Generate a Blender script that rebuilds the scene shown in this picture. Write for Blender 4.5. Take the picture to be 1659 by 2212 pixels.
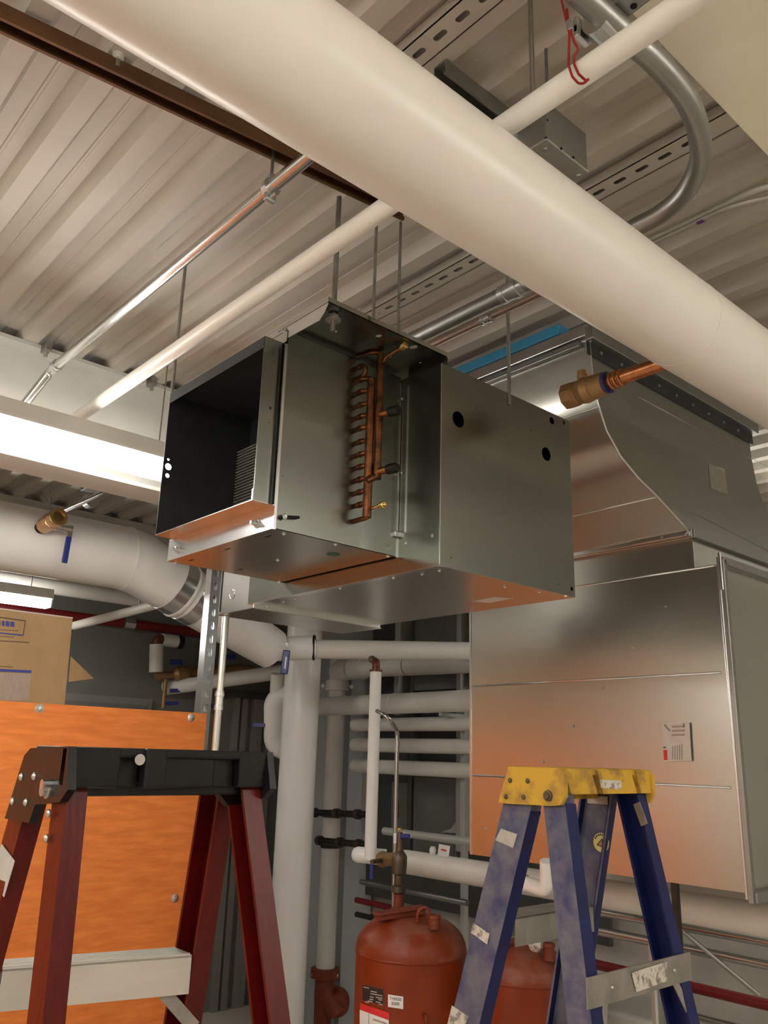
import bpy, bmesh, math, random
from mathutils import Vector, Matrix
random.seed(4)
S = bpy.context.scene
COL = S.collection
for o in list(bpy.data.objects):
    bpy.data.objects.remove(o)

# ------------------------------------------------------------------ camera, light, exposure
# world: origin at the photographer's eye, X to the right-front, Y along the big pipe, Z up; floor at z=-2.25, deck at z=1.6
FOC, YAW, PITCH, ROLL = 1802.07, -0.849604042, 0.283907216, 0.0288596091
f0 = Vector((math.sin(YAW), math.cos(YAW), 0)); UPV = Vector((0, 0, 1))
FW = f0 * math.cos(PITCH) + UPV * math.sin(PITCH)
rt = f0.cross(UPV); uu = rt.cross(FW)
RT = rt * math.cos(ROLL) + uu * math.sin(ROLL)
UU = -rt * math.sin(ROLL) + uu * math.cos(ROLL)
cam = bpy.data.cameras.new('camera'); camo = bpy.data.objects.new('camera', cam); COL.objects.link(camo)
cam.sensor_fit = 'VERTICAL'; cam.sensor_height = 36; cam.lens = 36 * FOC / 2212
cam.clip_start = 0.02; cam.clip_end = 60
camo.matrix_world = Matrix(((RT.x, UU.x, -FW.x, 0), (RT.y, UU.y, -FW.y, 0), (RT.z, UU.z, -FW.z, 0), (0, 0, 0, 1)))
S.camera = camo
S.view_settings.view_transform = 'Standard'; S.view_settings.look = 'None'
S.view_settings.gamma = 1; S.view_settings.use_curve_mapping = False
S.view_settings.exposure = 1.42
wd = bpy.data.worlds.new('world'); S.world = wd; wd.use_nodes = True
wd.node_tree.nodes['Background'].inputs[0].default_value = (0.75, 0.85, 1, 1)
wd.node_tree.nodes['Background'].inputs[1].default_value = 0.25
LAMP_POWER = 12.5          # emission of every fluorescent diffuser in the room
LAMP_COL = (1.0, 0.95, 0.87)

HC = 1.6        # underside of deck
FL = -2.25      # floor

def at(px, py, X=None, Y=None, Z=None, D=None):
    d = FW + RT * ((px - 829.5) / FOC) + UU * ((1106 - py) / FOC)
    if X is not None: return d * (X / d.x)
    if Y is not None: return d * (Y / d.y)
    if Z is not None: return d * (Z / d.z)
    return d * D

# ------------------------------------------------------------------ materials
MATS = {}
def mat(name, col, rough=0.5, metal=0.0, var=0.0, vscale=8.0, bump=0.0, bscale=60.0, col2=None, stretch=(1, 1, 1),
        spangle=0.0, emit=0.0, coat=0.0, rvar=0.0, detail=4.0, lo=0.35, hi=0.65, spec=0.5):
    m = bpy.data.materials.new(name); m.use_nodes = True
    nt = m.node_tree; N = nt.nodes; L = nt.links
    b = N['Principled BSDF']
    b.inputs['Base Color'].default_value = (*col, 1)
    b.inputs['Roughness'].default_value = rough
    b.inputs['Metallic'].default_value = metal
    b.inputs['Specular IOR Level'].default_value = spec
    if coat: b.inputs['Coat Weight'].default_value = coat; b.inputs['Coat Roughness'].default_value = 0.15
    if emit:
        b.inputs['Emission Color'].default_value = (*col, 1); b.inputs['Emission Strength'].default_value = emit
    if var or col2 or bump or spangle or rvar:
        tc = N.new('ShaderNodeTexCoord'); mp = N.new('ShaderNodeMapping'); mp.inputs['Scale'].default_value = stretch
        L.new(tc.outputs['Object'], mp.inputs['Vector'])
    if var or col2 or rvar:
        n = N.new('ShaderNodeTexNoise'); n.inputs['Scale'].default_value = vscale; n.inputs['Detail'].default_value = detail
        n.inputs['Roughness'].default_value = 0.6
        L.new(mp.outputs[0], n.inputs['Vector'])
        rp = N.new('ShaderNodeValToRGB')
        rp.color_ramp.elements[0].position = lo; rp.color_ramp.elements[1].position = hi
        c2 = col2 if col2 else tuple(max(0, c * (1 - var)) for c in col)
        c1 = col if col2 else tuple(min(1, c * (1 + var)) for c in col)
        rp.color_ramp.elements[0].color = (*c2, 1); rp.color_ramp.elements[1].color = (*c1, 1)
        L.new(n.outputs['Fac'], rp.inputs['Fac'])
        out = rp.outputs['Color']
        if spangle:
            v = N.new('ShaderNodeTexVoronoi'); v.inputs['Scale'].default_value = 90
            L.new(mp.outputs[0], v.inputs['Vector'])
            mx = N.new('ShaderNodeMixRGB'); mx.blend_type = 'OVERLAY'; mx.inputs['Fac'].default_value = spangle
            bw = N.new('ShaderNodeRGBToBW'); L.new(v.outputs['Color'], bw.inputs[0])
            L.new(out, mx.inputs[1]); L.new(bw.outputs[0], mx.inputs[2]); out = mx.outputs[0]
        if var or col2: L.new(out, b.inputs['Base Color'])
        if rvar:
            mr = N.new('ShaderNodeMapRange'); mr.inputs['To Min'].default_value = rough - rvar; mr.inputs['To Max'].default_value = rough + rvar
            L.new(n.outputs['Fac'], mr.inputs['Value']); L.new(mr.outputs[0], b.inputs['Roughness'])
    if bump:
        nb = N.new('ShaderNodeTexNoise'); nb.inputs['Scale'].default_value = bscale; nb.inputs['Detail'].default_value = 3
        L.new(mp.outputs[0], nb.inputs['Vector'])
        bp = N.new('ShaderNodeBump'); bp.inputs['Strength'].default_value = bump; bp.inputs['Distance'].default_value = 0.01
        L.new(nb.outputs['Fac'], bp.inputs['Height']); L.new(bp.outputs[0], b.inputs['Normal'])
    MATS[name] = m
    return m

mat('deck_paint', (0.50, 0.46, 0.40), 0.45, var=0.05, vscale=3, bump=0.04, bscale=40)
mat('soffit_paint', (0.80, 0.75, 0.60), 0.6, var=0.03, vscale=4, bump=0.05, bscale=120)
mat('beam_paint', (0.52, 0.51, 0.47), 0.5, var=0.04, vscale=3)
mat('pipe_white', (0.84, 0.82, 0.77), 0.32, var=0.02, vscale=4, bump=0.01, bscale=30)
mat('pipe_jacket', (0.88, 0.875, 0.86), 0.28, var=0.02, vscale=3)
mat('pipe_grey', (0.72, 0.71, 0.67), 0.45, var=0.05, vscale=6)
mat('galv_shaded', (0.27, 0.285, 0.255), 0.27, 1.0, var=0.03, vscale=1.2, spangle=0.02, detail=1, lo=0.0, hi=1.0)  # galv darkened so its colour carries the dim reflections on the unit faces
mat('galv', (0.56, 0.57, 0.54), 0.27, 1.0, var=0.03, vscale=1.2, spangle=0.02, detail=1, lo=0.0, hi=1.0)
mat('galv_dull', (0.36, 0.37, 0.35), 0.40, 1.0, var=0.05, vscale=1.5, spangle=0.03, detail=1, lo=0.0, hi=1.0)
mat('galv_bright', (0.74, 0.76, 0.78), 0.25, 1.0, var=0.06, vscale=9)
mat('conduit', (0.60, 0.60, 0.59), 0.27, 1.0, var=0.06, vscale=6, detail=1, lo=0, hi=1)
mat('conduit_dull', (0.38, 0.38, 0.36), 0.40, 1.0, var=0.12, vscale=12, detail=2, lo=0, hi=1)
mat('zinc', (0.62, 0.63, 0.64), 0.3, 1.0)
mat('rod_steel', (0.34, 0.33, 0.31), 0.45, 1.0, var=0.1, vscale=60)
mat('black_liner', (0.024, 0.027, 0.030), 0.5, var=0.2, vscale=10)
mat('fin_metal', (0.42, 0.42, 0.40), 0.5, 0.5)
mat('black_rubber', (0.006, 0.006, 0.006), 0.5, spec=0.3)
mat('copper', (0.27, 0.10, 0.04), 0.42, 1.0, col2=(0.085, 0.04, 0.022), vscale=28, rvar=0.1)
mat('copper_pale', (0.62, 0.47, 0.40), 0.3, 1.0, var=0.1, vscale=20)
mat('copper_bright', (0.62, 0.26, 0.11), 0.32, 1.0, col2=(0.40, 0.16, 0.07), vscale=40)
mat('brass', (0.80, 0.58, 0.22), 0.25, 1.0)
mat('bronze', (0.33, 0.20, 0.09), 0.5, 0.65, var=0.15, vscale=14, bump=0.1, bscale=150)
mat('bronze_clean', (0.62, 0.38, 0.20), 0.32, 0.95, var=0.1, vscale=20)
mat('brown_steel', (0.13, 0.065, 0.028), 0.42, 0.55, var=0.25, vscale=12, stretch=(1, .15, 1))
mat('blue_vinyl', (0.02, 0.035, 0.22), 0.35)
mat('print_white', (0.80, 0.80, 0.80), 0.5)
mat('print_grey', (0.28, 0.25, 0.24), 0.6)
mat('print_black', (0.02, 0.02, 0.02), 0.5)
mat('print_blue', (0.05, 0.06, 0.28), 0.6)
mat('print_brown', (0.10, 0.055, 0.035), 0.6)
mat('print_red', (0.70, 0.03, 0.03), 0.5)
mat('print_pale', (0.40, 0.31, 0.25), 0.7, var=0.12, vscale=60, stretch=(1, 4, .3))
mat('plywood', (0.78, 0.235, 0.045), 0.48, col2=(0.62, 0.16, 0.026), vscale=4.5, stretch=(1, 1.2, 7), bump=0.03, bscale=40, detail=6)
mat('cardboard', (0.42, 0.27, 0.13), 0.75, var=0.07, vscale=6)
mat('red_fibreglass', (0.085, 0.0035, 0.0025), 0.33, spec=0.28, var=0.18, vscale=30, stretch=(1, 1, .15), bump=0.06, bscale=120)
mat('black_plastic', (0.007, 0.007, 0.0075), 0.34, spec=0.3, var=0.3, vscale=20, bump=0.04, bscale=90)
mat('aluminium', (0.70, 0.69, 0.65), 0.36, 0.9, var=0.06, vscale=12, stretch=(1, .2, 1))
mat('alu_dirty', (0.36, 0.345, 0.31), 0.5, 0.8, var=0.15, vscale=16)
mat('rivet_zinc', (0.5, 0.49, 0.46), 0.4, 0.9)
mat('blue_fibreglass', (0.009, 0.017, 0.105), 0.42, spec=0.3, col2=(0.008, 0.013, 0.075), vscale=10)
mat('blue_worn', (0.145, 0.14, 0.175), 0.62, col2=(0.032, 0.040, 0.125), vscale=16, bump=0.2, bscale=60, lo=0.32, hi=0.60, detail=10)
mat('yellow_plastic', (0.62, 0.37, 0.03), 0.5, col2=(0.30, 0.17, 0.035), vscale=16, bump=0.12, bscale=50, lo=0.36, hi=0.54, detail=8)
mat('paper_worn', (0.62, 0.58, 0.52), 0.75, col2=(0.22, 0.19, 0.17), vscale=60, lo=0.38, hi=0.52)
mat('label_paper', (0.66, 0.60, 0.55), 0.6, var=0.06, vscale=30)
mat('paper_grey', (0.44, 0.42, 0.38), 0.7, var=0.08, vscale=40)
mat('sticker_yellow', (0.62, 0.56, 0.22), 0.6)
mat('sticker_orange', (0.42, 0.17, 0.05), 0.6)
mat('tank_red', (0.225, 0.032, 0.006), 0.36, spec=0.35, var=0.14, vscale=5)
mat('tank_dust', (0.22, 0.034, 0.008), 0.40, spec=0.4, col2=(0.26, 0.085, 0.05), vscale=7, lo=0.40, hi=0.55)
mat('cast_red', (0.20, 0.034, 0.012), 0.5, var=0.2, vscale=20)
mat('red_paint', (0.17, 0.008, 0.010), 0.4)
mat('wall_grey', (0.17, 0.168, 0.15), 0.65, var=0.04, vscale=1.5)
mat('wall_siding', (0.24, 0.235, 0.21), 0.5, var=0.04, vscale=2)
mat('wall_block', (0.46, 0.45, 0.41), 0.7, var=0.10, vscale=2.5, bump=0.1, bscale=60)
mat('wall_light', (0.74, 0.70, 0.63), 0.7, var=0.05, vscale=2)
mat('pier_paint', (0.45, 0.48, 0.50), 0.55, var=0.05, vscale=3)
mat('floor_paint', (0.66, 0.60, 0.52), 0.35, var=0.12, vscale=1.8, bump=0.03)
mat('frame_dark', (0.085, 0.088, 0.082), 0.5, 0.3, var=0.1, vscale=4)
mat('panel_grey', (0.20, 0.205, 0.195), 0.42, 0.5, var=0.12, vscale=3)
mat('stud_grey', (0.45, 0.46, 0.44), 0.5, 0.3)
mat('dark_pipe', (0.045, 0.040, 0.035), 0.4, 0.6, var=0.2, vscale=20)
mat('valve_dark', (0.12, 0.095, 0.07), 0.45, 0.7, var=0.2, vscale=20)
mat('box_zinc', (0.36, 0.36, 0.34), 0.5, 0.2, var=0.08, vscale=12)
mat('daylight_blue', (0.05, 0.30, 0.52), 0.5)  # blue daylight put into a base colour
mat('door_paint', (0.22, 0.22, 0.20), 0.5)
mat('glass_pane', (0.55, 0.66, 0.78), 0.1)
mat('red_cable', (0.30, 0.012, 0.012), 0.45)
mat('cable_grey', (0.42, 0.41, 0.38), 0.45, 0.5)
mat('purple_tape', (0.14, 0.03, 0.16), 0.5)
mat('brown_pipe', (0.14, 0.045, 0.025), 0.45, 0.4)
mat('green_sticker', (0.02, 0.13, 0.07), 0.5)
mat('lamp_diffuser', LAMP_COL, 0.5, emit=LAMP_POWER)
mat('lamp_body', (0.78, 0.77, 0.73), 0.4)
mat('clear_plastic', (0.70, 0.74, 0.76), 0.2)

# ------------------------------------------------------------------ mesh helpers
def obj(name, bm, material, parent=None, smooth=False, origin=None, auto=None):
    me = bpy.data.meshes.new(name)
    bmesh.ops.recalc_face_normals(bm, faces=bm.faces[:])
    base = Vector((0, 0, 0))
    p = parent
    while p is not None:
        base += p.location; p = p.parent
    if parent is None:
        if origin is None and len(bm.verts):
            xs = [v.co for v in bm.verts]
            lo = Vector([min(c[i] for c in xs) for i in range(3)]); hi = Vector([max(c[i] for c in xs) for i in range(3)])
            origin = Vector(((lo.x + hi.x) / 2, (lo.y + hi.y) / 2, lo.z))
        origin = Vector(origin) if origin is not None else Vector((0, 0, 0))
        bmesh.ops.translate(bm, verts=bm.verts[:], vec=-origin)
    else:
        bmesh.ops.translate(bm, verts=bm.verts[:], vec=-base)
    bm.to_mesh(me); bm.free()
    if smooth:
        for pl in me.polygons: pl.use_smooth = True
    me.materials.append(MATS[material])
    o = bpy.data.objects.new(name, me); COL.objects.link(o)
    if parent is not None: o.parent = parent
    else: o.location = origin
    if smooth and auto is not None:
        try: me.set_sharp_from_angle(angle=math.radians(auto))
        except Exception: pass
    return o

def thing(name, label, cat, loc, group=None):
    o = bpy.data.objects.new(name, None); COL.objects.link(o)
    o.location = Vector(loc); o.empty_display_size = 0.05
    o['label'] = label; o['category'] = cat
    if group: o['group'] = group
    return o

def tag(o, label, cat, group=None):
    o['label'] = label; o['category'] = cat
    if group: o['group'] = group
    return o

def struct(name, bm, material, parent=None, label=None):
    o = obj(name, bm, material, parent, origin=(0, 0, 0) if parent is None else None)
    if parent is None:
        o['kind'] = 'structure'
        if label: o['label'] = label
    return o

def B(): return bmesh.new()

def box(bm, lo, hi, bevel=0.0):
    lo = Vector(lo); hi = Vector(hi)
    vs = [bm.verts.new((x, y, z)) for x in (lo.x, hi.x) for y in (lo.y, hi.y) for z in (lo.z, hi.z)]
    fs = [(0, 1, 3, 2), (4, 6, 7, 5), (0, 4, 5, 1), (2, 3, 7, 6), (0, 2, 6, 4), (1, 5, 7, 3)]
    faces = [bm.faces.new([vs[i] for i in f]) for f in fs]
    if bevel:
        es = list({e for f in faces for e in f.edges})
        bmesh.ops.bevel(bm, geom=es, offset=bevel, segments=2, affect='EDGES', profile=0.5)
    return bm

def boxo(lo, hi, bevel=0.0): return box(B(), lo, hi, bevel)

def frame_of(d, hint=None):
    d = d.normalized()
    h = hint if hint is not None else (Vector((0, 0, 1)) if abs(d.z) < 0.9 else Vector((1, 0, 0)))
    a = d.cross(h).normalized(); b = a.cross(d).normalized()
    return a, b

def obox(bm, p, q, w, t, hint=None, bevel=0.0):
    """bar from p to q, w wide along (d x hint), t thick along the other"""
    p = Vector(p); q = Vector(q); a, b = frame_of(q - p, hint)
    vs = []
    for c in (p, q):
        for s, u in ((-1, -1), (1, -1), (1, 1), (-1, 1)):
            vs.append(bm.verts.new(c + a * (w / 2 * s) + b * (t / 2 * u)))
    fs = [(0, 1, 2, 3), (7, 6, 5, 4), (0, 4, 5, 1), (1, 5, 6, 2), (2, 6, 7, 3), (3, 7, 4, 0)]
    faces = [bm.faces.new([vs[i] for i in f]) for f in fs]
    if bevel:
        es = list({e for f in faces for e in f.edges})
        bmesh.ops.bevel(bm, geom=es, offset=bevel, segments=2, affect='EDGES', profile=0.5)
    return bm

def fillet(pts, rad, n=8):
    pts = [Vector(p) for p in pts]
    if rad <= 0 or len(pts) < 3: return pts
    out = [pts[0]]
    for i in range(1, len(pts) - 1):
        p0, p1, p2 = pts[i - 1], pts[i], pts[i + 1]
        a = (p0 - p1).normalized(); b = (p2 - p1).normalized()
        ang = a.angle(b)
        if ang > 3.1: out.append(p1); continue
        t = min(rad / math.tan(ang / 2), (p0 - p1).length * 0.49, (p2 - p1).length * 0.49)
        r = t * math.tan(ang / 2)
        c = p1 + (a + b).normalized() * (r / math.sin(ang / 2))
        s = p1 + a * t - c; e = p1 + b * t - c
        ax = s.cross(e).normalized(); tot = s.angle(e)
        for k in range(n + 1):
            out.append(c + Matrix.Rotation(tot * k / n, 3, ax) @ s)
    out.append(pts[-1])
    return out

def tube(bm, pts, r, seg=12, fil=0.0, n=8, cap=True, ecc=None):
    pts = fillet(pts, fil, n)
    rs = r if isinstance(r, (list, tuple)) else [r] * len(pts)
    rings = []; a = None
    for i, p in enumerate(pts):
        if i == 0: d = pts[1] - pts[0]
        elif i == len(pts) - 1: d = pts[-1] - pts[-2]
        else: d = (pts[i + 1] - p).normalized() + (p - pts[i - 1]).normalized()
        d = d.normalized() if d.length > 1e-9 else Vector((0, 0, 1))
        if a is None: a, b = frame_of(d)
        else:
            a = (a - d * a.dot(d)).normalized(); b = d.cross(a) * -1
        b = a.cross(d)
        sc = 1.0
        if 0 < i < len(pts) - 1:
            h = (pts[i + 1] - p).normalized().dot((p - pts[i - 1]).normalized())
            sc = 1.0
        rings.append([bm.verts.new(p + (a * math.cos(2 * math.pi * k / seg) + b * math.sin(2 * math.pi * k / seg)) * rs[i] * sc) for k in range(seg)])
    for i in range(len(rings) - 1):
        for k in range(seg):
            bm.faces.new((rings[i][k], rings[i][(k + 1) % seg], rings[i + 1][(k + 1) % seg], rings[i + 1][k]))
    if cap:
        bm.faces.new(rings[0][::-1]); bm.faces.new(rings[-1])
    return bm

def tubeo(pts, r, seg=12, fil=0.0, n=8, cap=True): return tube(B(), [Vector(p) for p in pts], r, seg, fil, n, cap)

def lathe(bm, p, axis, prof, seg=24, ang0=0.0):
    """prof: list of (distance along axis, radius)"""
    p = Vector(p); d = Vector(axis).normalized(); a, b = frame_of(d)
    rings = []
    for h, r in prof:
        if r < 1e-6: rings.append([bm.verts.new(p + d * h)])
        else: rings.append([bm.verts.new(p + d * h + (a * math.cos(ang0 + 2 * math.pi * k / seg) + b * math.sin(ang0 + 2 * math.pi * k / seg)) * r) for k in range(seg)])
    for i in range(len(rings) - 1):
        u, v = rings[i], rings[i + 1]
        for k in range(seg):
            k2 = (k + 1) % seg
            if len(u) == 1 and len(v) == 1: continue
            if len(u) == 1: bm.faces.new((u[0], v[k], v[k2]))
            elif len(v) == 1: bm.faces.new((u[k], u[k2], v[0]))
            else: bm.faces.new((u[k], u[k2], v[k2], v[k]))
    if len(rings[0]) > 1: bm.faces.new(rings[0][::-1])
    if len(rings[-1]) > 1: bm.faces.new(rings[-1])
    return bm

def latheo(p, axis, prof, seg=24, ang0=0.0): return lathe(B(), p, axis, prof, seg, ang0)

def disc2(cx, cy, r, n=16, ry=None):
    return [(cx + r * math.cos(2 * math.pi * k / n), cy + (ry or r) * math.sin(2 * math.pi * k / n)) for k in range(n)]

def slot2(cx, cy, l, w, n=6, vert=False):
    pts = []
    for s in (1, -1):
        for k in range(n + 1):
            a = -math.pi / 2 + math.pi * k / n
            x, y = s * ((l - w) / 2 + w / 2 * math.cos(a)), s * (w / 2 * math.sin(a))
            pts.append((cx + y, cy + x) if vert else (cx + x, cy + y))
    return pts

def plate(bm, outer, holes, o, ux, uy, thick):
    """flat sheet with real holes: 2D loops mapped to o + ux*x + uy*y, thickness along ux x uy"""
    o = Vector(o); ux = Vector(ux); uy = Vector(uy); n = ux.cross(uy).normalized() * thick
    loops = [outer] + list(holes)
    start = len(bm.verts)
    lv = []; edges = []
    for lp in loops:
        vs = [bm.verts.new(o + ux * x + uy * y) for x, y in lp]
        lv.append(vs)
        for i in range(len(vs)): edges.append(bm.edges.new((vs[i], vs[(i + 1) % len(vs)])))
    res = bmesh.ops.triangle_fill(bm, use_beauty=True, use_dissolve=False, edges=edges, normal=n)
    faces = [g for g in res['geom'] if isinstance(g, bmesh.types.BMFace)]
    if thick:
        dup = {}
        for vs in lv:
            for v in vs: dup[v] = bm.verts.new(v.co + n)
        for f in faces: bm.faces.new([dup[v] for v in reversed(f.verts)])
        for vs in lv:
            for i in range(len(vs)):
                a, b = vs[i], vs[(i + 1) % len(vs)]
                bm.faces.new((a, b, dup[b], dup[a]))
    return bm

def plateo(*a): return plate(B(), *a)

def prism(bm, pts, vec):
    """polygon of 3D points extruded by vec"""
    vec = Vector(vec)
    a = [bm.verts.new(Vector(p)) for p in pts]; b = [bm.verts.new(Vector(p) + vec) for p in pts]
    bm.faces.new(a); bm.faces.new(b[::-1])
    for i in range(len(a)):
        j = (i + 1) % len(a); bm.faces.new((a[i], b[i], b[j], a[j]))
    return bm

def prismo(pts, vec): return prism(B(), pts, vec)

def copy_of(o, parent=None, name=None):
    c = o.copy(); COL.objects.link(c)
    if parent is not None: c.parent = parent
    return c

def hexbolt(bm, p, axis, r, h):
    return lathe(bm, p, axis, [(0, r), (h, r)], 6)

def screwhead(p, axis, r=0.006, h=0.004):
    return latheo(p, axis, [(0, r * 1.6), (0.001, r * 1.6), (0.0012, r), (h, r * 0.85), (h + 0.001, 0)], 8)

def text_part(name, s, size, o, ux, uy, material, parent, thick=0.0006):
    cu = bpy.data.curves.new('lettering', 'FONT'); cu.body = s; cu.size = size; cu.align_x = 'CENTER'; cu.align_y = 'CENTER'
    cu.extrude = thick
    tmp = bpy.data.objects.new('lettering', cu); COL.objects.link(tmp)
    dg = bpy.context.evaluated_depsgraph_get()
    me = bpy.data.meshes.new_from_object(tmp.evaluated_get(dg))
    bpy.data.objects.remove(tmp)
    ux = Vector(ux).normalized(); uy = Vector(uy).normalized(); n = ux.cross(uy)
    base = Vector((0, 0, 0)); p = parent
    while p is not None: base += p.location; p = p.parent
    for v in me.vertices: v.co = Vector(o) + ux * v.co.x + uy * v.co.y + n * v.co.z - base
    me.materials.clear(); me.materials.append(MATS[material])
    ob = bpy.data.objects.new(name, me); COL.objects.link(ob); ob.parent = parent
    return ob

XV, YV, ZV = Vector((1, 0, 0)), Vector((0, 1, 0)), Vector((0, 0, 1))

# ================================================================== THE SETTING
X0, X1, Y0, Y1 = -7.3, 3.2, -3.2, 5.2
struct('floor', boxo((X0, Y0, FL - 0.1), (X1, Y1, FL)), 'floor_paint', label='grey painted concrete floor')
wl = struct('wall_left', boxo((X0 - 0.15, Y0, FL), (X0, Y1, HC + 0.1)), 'wall_grey', label='dark grey painted wall behind the cardboard box')
struct('wall_back', boxo((X0, Y1, FL), (X1, Y1 + 0.15, HC + 0.1)), 'wall_block', label='grey wall behind the pipe rack')
struct('wall_right', boxo((X1, Y0, FL), (X1 + 0.15, Y1, HC + 0.1)), 'wall_light', label='plain light wall out of view on the right')
struct('wall_front', boxo((X0, Y0 - 0.15, FL), (X1, Y0, HC + 0.1)), 'wall_light', label='plain light wall behind the viewer')
# corrugated deck: sheets of four flutes, ribs along X
ceil = struct('ceiling', boxo((X0, Y0, HC + 0.10), (X1, Y1, HC + 0.2)), 'deck_paint', label='white painted corrugated steel roof deck')
PIT = 0.188; y_start = 0.547 - 20 * PIT
def deck_profile(y, n):
    pr = []
    for i in range(n):
        b = y + i * PIT
        pr += [(b, HC), (b + 0.056, HC), (b + 0.076, HC + 0.042), (b + 0.120, HC + 0.042), (b + 0.123, HC + 0.039),
               (b + 0.129, HC + 0.039), (b + 0.132, HC + 0.042), (b + 0.166, HC + 0.042)]
    pr.append((y + n * PIT, HC))
    return pr
def deck_sheet(y, n):
    bm = B(); pr = deck_profile(y, n)
    pts = pr + [(q[0], q[1] + 0.0015) for q in reversed(pr)]
    a = [bm.verts.new((X0, q[0], q[1])) for q in pr]; b = [bm.verts.new((X1, q[0], q[1])) for q in pr]
    for i in range(len(pr) - 1): bm.faces.new((a[i], a[i + 1], b[i + 1], b[i]))
    return obj('deck_sheet', bm, 'deck_paint', ceil)
first = None
k = 0
while y_start + k * 4 * PIT < Y1:
    yy = y_start + k * 4 * PIT
    if first is None: first = deck_sheet(yy, 4); ybase = yy
    else:
        c = copy_of(first, ceil); c.location = (0, yy - ybase, 0)
    k += 1

# slotted hanger strips let into the deck flutes
def slotted_strip(yc, xa, xb, label):
    t = thing('slotted_channel', label, 'channel', ((xa + xb) / 2, yc, HC - 0.012), 'slotted hanger channels under the deck')
    sp = 0.0705; n = int((xb - xa) / sp)
    holes = [slot2(-0.726 * HC + (i - round((-0.726 * HC - xa) / sp)) * sp, 0, 0.040, 0.016) for i in range(n)]
    holes = [h for h in holes if min(p[0] for p in h) > xa + .01 and max(p[0] for p in h) < xb - .01]
    w = 0.034
    bm = plateo([(xa, -w), (xb, -w), (xb, w), (xa, w)], holes, (0, yc, HC - 0.002), XV, YV, 0.002)
    obj('slotted_face', bm, 'deck_paint', t)
    bm = B(); box(bm, (xa, yc - w, HC - 0.002), (xb, yc - w + 0.003, HC + 0.03)); box(bm, (xa, yc + w - 0.003, HC - 0.002), (xb, yc + w, HC + 0.03))
    obj('side_wall', bm, 'deck_paint', t)
    obj('back_web', boxo((xa, yc - w, HC + 0.03), (xb, yc + w, HC + 0.033)), 'galv_dull', t)
slotted_strip(1.090, -1.42, -0.72, 'white slotted ceiling channel crossing near the top of the photo, above the big pipe')
slotted_strip(1.822, -2.2, -0.74, 'white slotted ceiling channel running under the curved conduit')

# painted soffit, top right
so = obj('painted_soffit', boxo((-0.475 * 1.5, 0.1, 1.5), (0.55, 4.6, 1.598), 0.004), 'soffit_paint')
tag(so, 'cream painted flat soffit panel filling the top right corner', 'soffit')

# I-beams under the deck
def ibeam(xc, ztop, depth, fw, label, y0=Y0 + .01, y1=Y1 - .01):
    bm = B(); t = 0.016
    pr = [(-fw, 0), (fw, 0), (fw, -t), (0.007, -t), (0.007, -depth + t), (fw, -depth + t), (fw, -depth), (-fw, -depth), (-fw, -depth + t), (-0.007, -depth + t), (-0.007, -t), (-fw, -t)]
    prism(bm, [(xc + x, y0, ztop + z) for x, z in pr], (0, y1 - y0, 0))
    tag(obj('steel_beam', bm, 'beam_paint'), label, 'beam')
ibeam(-3.42, HC - 0.001, 0.50, 0.10, 'white painted steel beam right behind the bright near light')
ibeam(-5.75, HC - 0.001, 0.30, 0.09, 'white painted steel beam far left, above the big left pipe')
bm = prismo([(-3.53, 0, 0), (-3.36, 0, 0), (-3.36, 0, .0), (-3.53, 0, .02)], (0, .01, 0)); bm.free()

# beam clamp on the near beam
def beam_clamp(p, label):
    t = thing('beam_clamp', label, 'clamp', p)
    p = Vector(p)
    obj('jaw', boxo(p + Vector((-.02, -.015, -.03)), p + Vector((.035, .015, .012)), .004), 'rod_steel', t)
    obj('bolt', latheo(p + Vector((.01, 0, -.055)), ZV, [(0, .009), (.05, .009)], 8), 'zinc', t)
beam_clamp(at(100, 748, X=-3.30), 'small steel beam clamp on the near white beam at far left')
beam_clamp(at(327, 822, X=-3.30), 'small beam clamp on the near white beam beside the white sprinkler pipe')

# pier and framing behind the pipes
struct('wall_pier', boxo((-6.9, 4.84, FL), (-5.88, 5.15, HC)), 'pier_paint', label='pale blue grey painted wall pier behind the vertical pipes')

# ================================================================== LIGHTS
def linear_light(xc, ya, yb, zb, label, ztop=HC):
    t = thing('linear_light', label, 'light', (xc, (ya + yb) / 2, zb), 'linear fluorescent lights')
    obj('diffuser', boxo((xc - 0.055, ya + .012, zb), (xc + 0.055, yb - .012, zb + 0.062), 0.010), 'lamp_diffuser', t)
    bm = B(); prism(bm, [(xc - .065, ya, zb + .063), (xc + .065, ya, zb + .063), (xc + .065, ya, zb + .075), (xc + .050, ya, zb + .135), (xc - .050, ya, zb + .135), (xc - .065, ya, zb + .075)], (0, yb - ya, 0))
    obj('housing', bm, 'lamp_body', t)
    bm = B(); box(bm, (xc - .058, ya, zb), (xc + .058, ya + .011, zb + .063)); obj('end_cap', bm, 'lamp_body', t)
    bm = B(); box(bm, (xc - .058, yb - .011, zb), (xc + .058, yb, zb + .063)); obj('end_cap', bm, 'lamp_body', t)
    for y in (ya + .15, yb - .15):
        obj('hanger', tubeo([(xc, y, zb + .135), (xc, y, ztop)], .003, 6), 'rod_steel', t)
linear_light(-3.0, 0.30, 1.56, 1.050, 'bright linear light with white housing left of the black unit opening')
linear_light(-6.2, 1.00, 2.20, 0.97, 'bright linear light farther away above the cardboard box')
linear_light(1.35, 1.6, 2.85, 1.15, 'added linear light out of view beyond the right edge')  # unseen fixture added to lift the deck and big pipe at right
linear_light(2.5, 3.4, 4.65, 1.15, 'linear light out of view to the right')
linear_light(0.45, -1.45, -0.2, 1.15, 'added linear light out of view just behind the viewer')  # fixtures behind the viewer are unseen, added to brighten the lower half
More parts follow.
